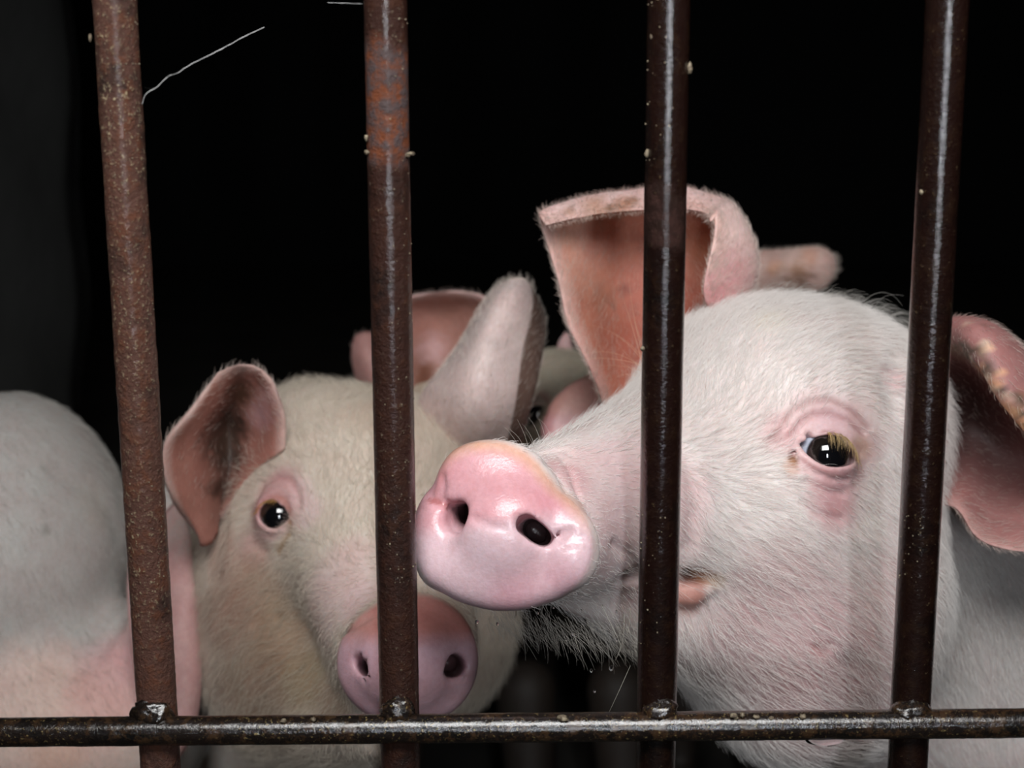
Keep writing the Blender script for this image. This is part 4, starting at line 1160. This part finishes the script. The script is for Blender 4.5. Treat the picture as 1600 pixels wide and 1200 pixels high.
# ================================================================== PIG F: only its pale hump and shoulder, first bar and beyond
F_ = Shape()
F_.add(ellipsoid(P(10, 880, 935), (74, 104, 100)), 1)
F_.add(ellipsoid(P(90, 1130, 900), (90, 60, 70)), 24)
F_.add(ellipsoid(P(235, 1060, 905), (24, 50, 40)), 20)
F_.add(ellipsoid(P(268, 910, 925), (17, 60, 28)), 10)
F_.add(ellipsoid(P(-60, 1030, 990), (85, 90, 120)), 40)
wf = to_world(P(-150, 1000, 1050)) * 1000
F_.add(ellipsoid(W(wf[0] + 20, wf[1] + 160, wf[2] - 75), (90, 160, 85)), 50)
legs(F_, [(wf[0] + 100, wf[1] - 90), (wf[0] + 0, wf[1] - 90), (wf[0] + 70, wf[1] + 270), (wf[0] - 30, wf[1] + 270)], top=170)
F_.groove([(70, 1030), (110, 1052), (140, 1040), (180, 985), (215, 940)], 4, 2.5)
F_.groove([(90, 740), (150, 770), (185, 830)], 8, 1.5)
vF, fF, nF = surface_nets(F_, P(60, 950, 900), 240.0, 2.6, 330)
pf = Paint(F_, (0.46, 0.44, 0.42), .65)
pf.blob(60, 1110, 110, (0.68, .52, .46), .9, soft=.3).blob(210, 1060, 85, (0.66, .38, .38), .9).blob(130, 1190, 120, (0.62, .45, .38), .7).blob(90, 1180, 40, (.55, .30, .2), .35).blob(150, 1110, 50, (.62, .36, .33), .5)
pf.blob(265, 850, 60, (.64, .55, .52), .8).blob(72, 828, 7, (.2, .18, .16), .7).blob(150, 790, 40, (.5, .42, .36), .3)
colF, roF, bareF = pf(vF)
pigF = pig_root(wf[0], wf[1] + 80, 'grey-white pig beside the concrete wall showing only its rounded back and pink lower flank')
body_of(pigF, vF, fF, colF, roF)
furF = []
build_ear(pigF, [[(205, 860, 892), (232, 840, 888), (258, 810, 886), (280, 785, 890)], [(200, 920, 868), (230, 910, 860), (270, 880, 856), (298, 840, 866)],
                 [(205, 1010, 846), (240, 1000, 836), (282, 960, 832), (306, 930, 842)],
                 [(215, 1080, 842), (250, 1075, 832), (290, 1050, 828), (314, 1030, 838)],
                 [(225, 1150, 842), (255, 1150, 832), (285, 1140, 828), (308, 1120, 836)],
                 [(240, 1185, 842), (258, 1188, 836), (275, 1186, 834), (290, 1172, 838)]], 5.0, (0.60, .37, .36), (0.62, .38, .37), (0.64, .42, .40), blots=[(270, 800, 60, 848, (.66, .58, .54), .8)], hair=.6, fur_list=furF, label='hanging pink ear')
gF = guide_field(F_, [(60, 650, 0, 1), (150, 800, .3, 1), (50, 900, .2, 1), (150, 1000, .5, 1), (60, 1100, .6, 1), (200, 1080, .2, 1), (130, 1180, .5, 1)], 10)
dF_ = np.sqrt(((vF - P(90, 900, 900)) ** 2).sum(1))
furF.append(dict(v=vF, f=fF, n=nF, dirs=gF(vF, nF), dens=np.clip((190 - dF_) / 60, 0, 1) * (nF[:, 2] < .4) + 1e-4, len=np.full(len(vF), 6.0),
                 tint=np.tile(np.array([.66, .62, .57]), (len(vF), 1)) * .6 + colF * .4, lift=.28, jit=.3))
grow(furF, 16000, 0.08, pigF)

# ================================================================== PIG C: small dark-shaded pig behind, eye and snout tip above the big one's nose
C_ = Shape()
C_.add(ellipsoid(P(872, 690, 1010), (58, 60, 60)), 1)
C_.add(round_cone(P(885, 690, 980), P(935, 672, 915), 42, 27), 20)
wc = to_world(P(880, 760, 1060)) * 1000
C_.add(round_cone(P(880, 760, 1060), W(wc[0] + 10, wc[1] + 130, wc[2] - 60), 55, 60), 40)
C_.add(ellipsoid(W(wc[0] + 15, wc[1] + 230, wc[2] - 90), (60, 100, 66)), 40)
legs(C_, [(wc[0] - 25, wc[1] + 70), (wc[0] + 45, wc[1] + 70), (wc[0] - 20, wc[1] + 270), (wc[0] + 50, wc[1] + 270)], 24, 160)
dC = Disc(P(938, 655, 895), (0.05, 0.35, -1), ring(932, 652, 94, 64, -0.5), 8, 7, 2)
C_.add(dC, 6)
C_.cut(round_cone(onD(dC, 905, 680, 1), onD(dC, 908, 678, -14), 4.5, 3), 3); C_.cut(round_cone(onD(dC, 965, 655, 1), onD(dC, 962, 654, -14), 4.5, 3), 3)
eC, _ = eye_socket(C_, 836, 650, 10, nrm([-.4, .1, -1]), .5, 2)
alC, rC, uC = almond(eC, nrm([-.4, .1, -1]), np.array([1., 0, 0]), 5.5, 5.5, 9.0, 0, tilt=.7)
C_.cut(alC, 1.5)
C_.groove([(818, 650), (826, 628), (842, 614), (856, 625), (852, 650)], 1.6, 1.6)
vC, fC, nC = surface_nets(C_, P(880, 660, 950), 240.0, 2.8, 300)
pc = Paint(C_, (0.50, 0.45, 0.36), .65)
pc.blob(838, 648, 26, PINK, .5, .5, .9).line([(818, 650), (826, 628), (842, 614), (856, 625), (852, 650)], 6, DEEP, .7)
colC, roC, bareC = pc(vC); colC = paint_low_shade(vC, colC, 300)
colC, roC, bareC = disc_colours(dC, vC, colC, roC, bareC, (0.80, .42, .44), (0.80, .45, .40), 0)
pigC = pig_root(wc[0], wc[1] + 150, 'small shaded pig peeping with one eye from behind the folded ear of the cream pig')
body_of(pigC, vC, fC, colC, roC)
furC = []
build_ear(pigC, [[(806, 650, 985), (830, 645, 980), (860, 630, 985)], [(806, 590, 985), (832, 590, 975), (852, 592, 982)], [(808, 540, 990), (826, 542, 980), (843, 552, 985)], [(812, 508, 992), (820, 510, 988), (828, 515, 990)]],
          5, (0.56, .33, .33), (0.56, .34, .34), (0.58, .4, .38), hair=.3, fur_list=furC)
build_ear(pigC, [[(868, 600, 1020), (890, 600, 1015), (915, 590, 1020)], [(868, 565, 1022), (886, 566, 1016), (902, 568, 1022)], [(874, 540, 1025), (882, 540, 1022), (892, 545, 1025)], [(882, 520, 1026), (886, 520, 1026), (890, 522, 1026)]],
          5, (0.58, .38, .38), (0.56, .36, .36), (0.58, .4, .38), hair=.3, fur_list=furC)
gC = guide_field(C_, [(900, 580, 0.3, -1), (860, 600, -.5, -1), (850, 680, -1, .3), (900, 620, .5, -.8)], 8)
furC.append(dict(v=vC, f=fC, n=nC, dirs=gC(vC, nC), dens=(1 - bareC) * (nC[:, 2] < .4) * (np.sqrt(((vC - P(880, 650, 960)) ** 2).sum(1)) < 90), len=np.full(len(vC), 6.0), tint=np.tile(np.array([.62, .56, .46]), (len(vC), 1)), lift=.35, jit=.4))
grow(furC, 8000, 0.09, pigC)
build_eye(pigC, eC, nrm([-.3, 0, -1]), 10, 0.9, (0.4, .34, .34))

# ================================================================== PIG D: two ears over the cream pig's back
D_ = Shape()
D_.add(ellipsoid(P(640, 680, 1060), (62, 52, 66)), 1)
D_.add(round_cone(P(640, 730, 1040), P(650, 800, 985), 42, 26), 20)
wd_ = to_world(P(650, 740, 1110)) * 1000
D_.add(round_cone(P(650, 740, 1110), W(wd_[0] - 60, wd_[1] + 200, wd_[2] - 100), 56, 66), 40)
D_.add(ellipsoid(W(wd_[0] - 75, wd_[1] + 320, wd_[2] - 125), (68, 110, 72)), 40)
legs(D_, [(wd_[0] - 90, wd_[1] + 190), (wd_[0] - 25, wd_[1] + 190), (wd_[0] - 110, wd_[1] + 370), (wd_[0] - 40, wd_[1] + 370)], 25, 160)
vD, fD, nD = surface_nets(D_, P(640, 680, 1040), 240.0, 3.6, 300)
colD, roD, bareD = Paint(D_, (0.36, .31, .24), .65)(vD); colD = paint_low_shade(vD, colD, 210)
pigD = pig_root(wd_[0], wd_[1] + 150, 'pig hidden behind the cream pig, only its wide brown-pink ear and ear edge above')
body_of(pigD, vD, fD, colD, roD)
furD = []
build_ear(pigD, [[(600, 660, 1000), (640, 660, 1015), (690, 660, 1020), (740, 640, 1010), (780, 620, 990)],
                 [(600, 590, 985), (640, 590, 1012), (690, 590, 1022), (745, 570, 1008), (790, 560, 985)],
                 [(600, 520, 975), (640, 525, 1008), (690, 525, 1020), (745, 515, 1005), (790, 505, 982)],
                 [(615, 480, 975), (645, 480, 1000), (695, 478, 1008), (745, 480, 995), (778, 482, 980)],
                 [(630, 466, 975), (655, 460, 980), (700, 455, 982), (740, 458, 980), (765, 468, 978)]],
          6, (0.46, .24, .20), (0.52, .36, .34), (0.58, .40, .38), dark=(0.35, .12, .25, .3, (.16, .06, .03), .9), hair=.3, fur_list=furD, rimw=.10, blots=[(675, 545, 26, 1010, (.62, .4, .4), .8), (700, 480, 30, 1000, (.38, .2, .15), .5)], label='wide open brownish ear')
build_ear(pigD, [[(580, 640, 1040), (605, 640, 1030), (640, 640, 1040)], [(560, 600, 1036), (592, 600, 1022), (630, 600, 1040)], [(551, 560, 1034), (580, 560, 1022), (625, 560, 1040)], [(554, 532, 1036), (572, 530, 1030), (600, 532, 1040)], [(566, 520, 1040), (575, 519, 1038), (588, 522, 1042)]],
          5, (0.50, .28, .26), (0.50, .30, .28), (0.56, .36, .34), hair=.3, fur_list=furD)
furD.append(dict(v=vD, f=fD, n=nD, dirs=np.tile(np.array([0, 1., 0.3]), (len(vD), 1)), dens=(nD[:, 2] < .3) * .3 * (np.abs(vD - P(640, 660, 1040)).max(1) < 80) + 1e-6, len=np.full(len(vD), 6.0), tint=np.tile(np.array([.6, .55, .48]), (len(vD), 1)), lift=.35, jit=.4))
grow(furD, 5000, 0.09, pigD)

# ================================================================== PIG E: one ear above the big pig's crown
E_ = Shape()
E_.add(ellipsoid(P(1130, 560, 1080), (66, 58, 66)), 1)
E_.add(round_cone(P(1130, 600, 1060), P(1110, 680, 1000), 42, 28), 20)
we = to_world(P(1140, 620, 1140)) * 1000
E_.add(round_cone(P(1140, 620, 1140), W(we[0] + 20, we[1] + 200, we[2] - 110), 56, 66), 40)
E_.add(ellipsoid(W(we[0] + 25, we[1] + 300, we[2] - 150), (66, 110, 72)), 40)
legs(E_, [(we[0] - 15, we[1] + 150), (we[0] + 55, we[1] + 150), (we[0] - 10, we[1] + 350), (we[0] + 60, we[1] + 350)], 25, 190)
vE, fE, nE = surface_nets(E_, P(1130, 560, 1060), 240.0, 3.6, 300)
colE, roE, bareE = Paint(E_, (0.36, .31, .24), .65)(vE); colE = paint_low_shade(vE, colE, 210)
pigE = pig_root(we[0], we[1] + 150, 'pig hidden behind the large pale pig, one blunt brown-blotched ear tip showing above its crown')
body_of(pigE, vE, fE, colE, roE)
furE = []
build_ear(pigE, [[(1130, 500, 1010), (1130, 470, 1005), (1130, 440, 1000), (1130, 412, 1005)], [(1185, 470, 1000), (1185, 448, 995), (1185, 420, 990), (1185, 396, 998)],
                 [(1235, 462, 1000), (1235, 440, 992), (1235, 415, 988), (1235, 392, 998)], [(1278, 452, 1000), (1282, 435, 994), (1282, 410, 990), (1276, 388, 998)], [(1302, 430, 1000), (1306, 420, 998), (1306, 408, 998), (1300, 396, 1000)]],
          8, (0.52, .36, .32), (0.52, .36, .32), (0.55, .43, .40), hair=.4, fur_list=furE, rimw=.10, blots=[(1205, 420, 12, 995, (.50, .25, .14), .8), (1245, 425, 20, 992, (.32, .17, .10), .9), (1262, 400, 16, 992, (.50, .26, .18), .6), (1250, 445, 22, 992, (.2, .12, .09), .8), (1290, 410, 10, 992, (.5, .3, .27), .6)], label='blunt ear tip blotched brown')
grow(furE, 2500, 0.09, pigE)
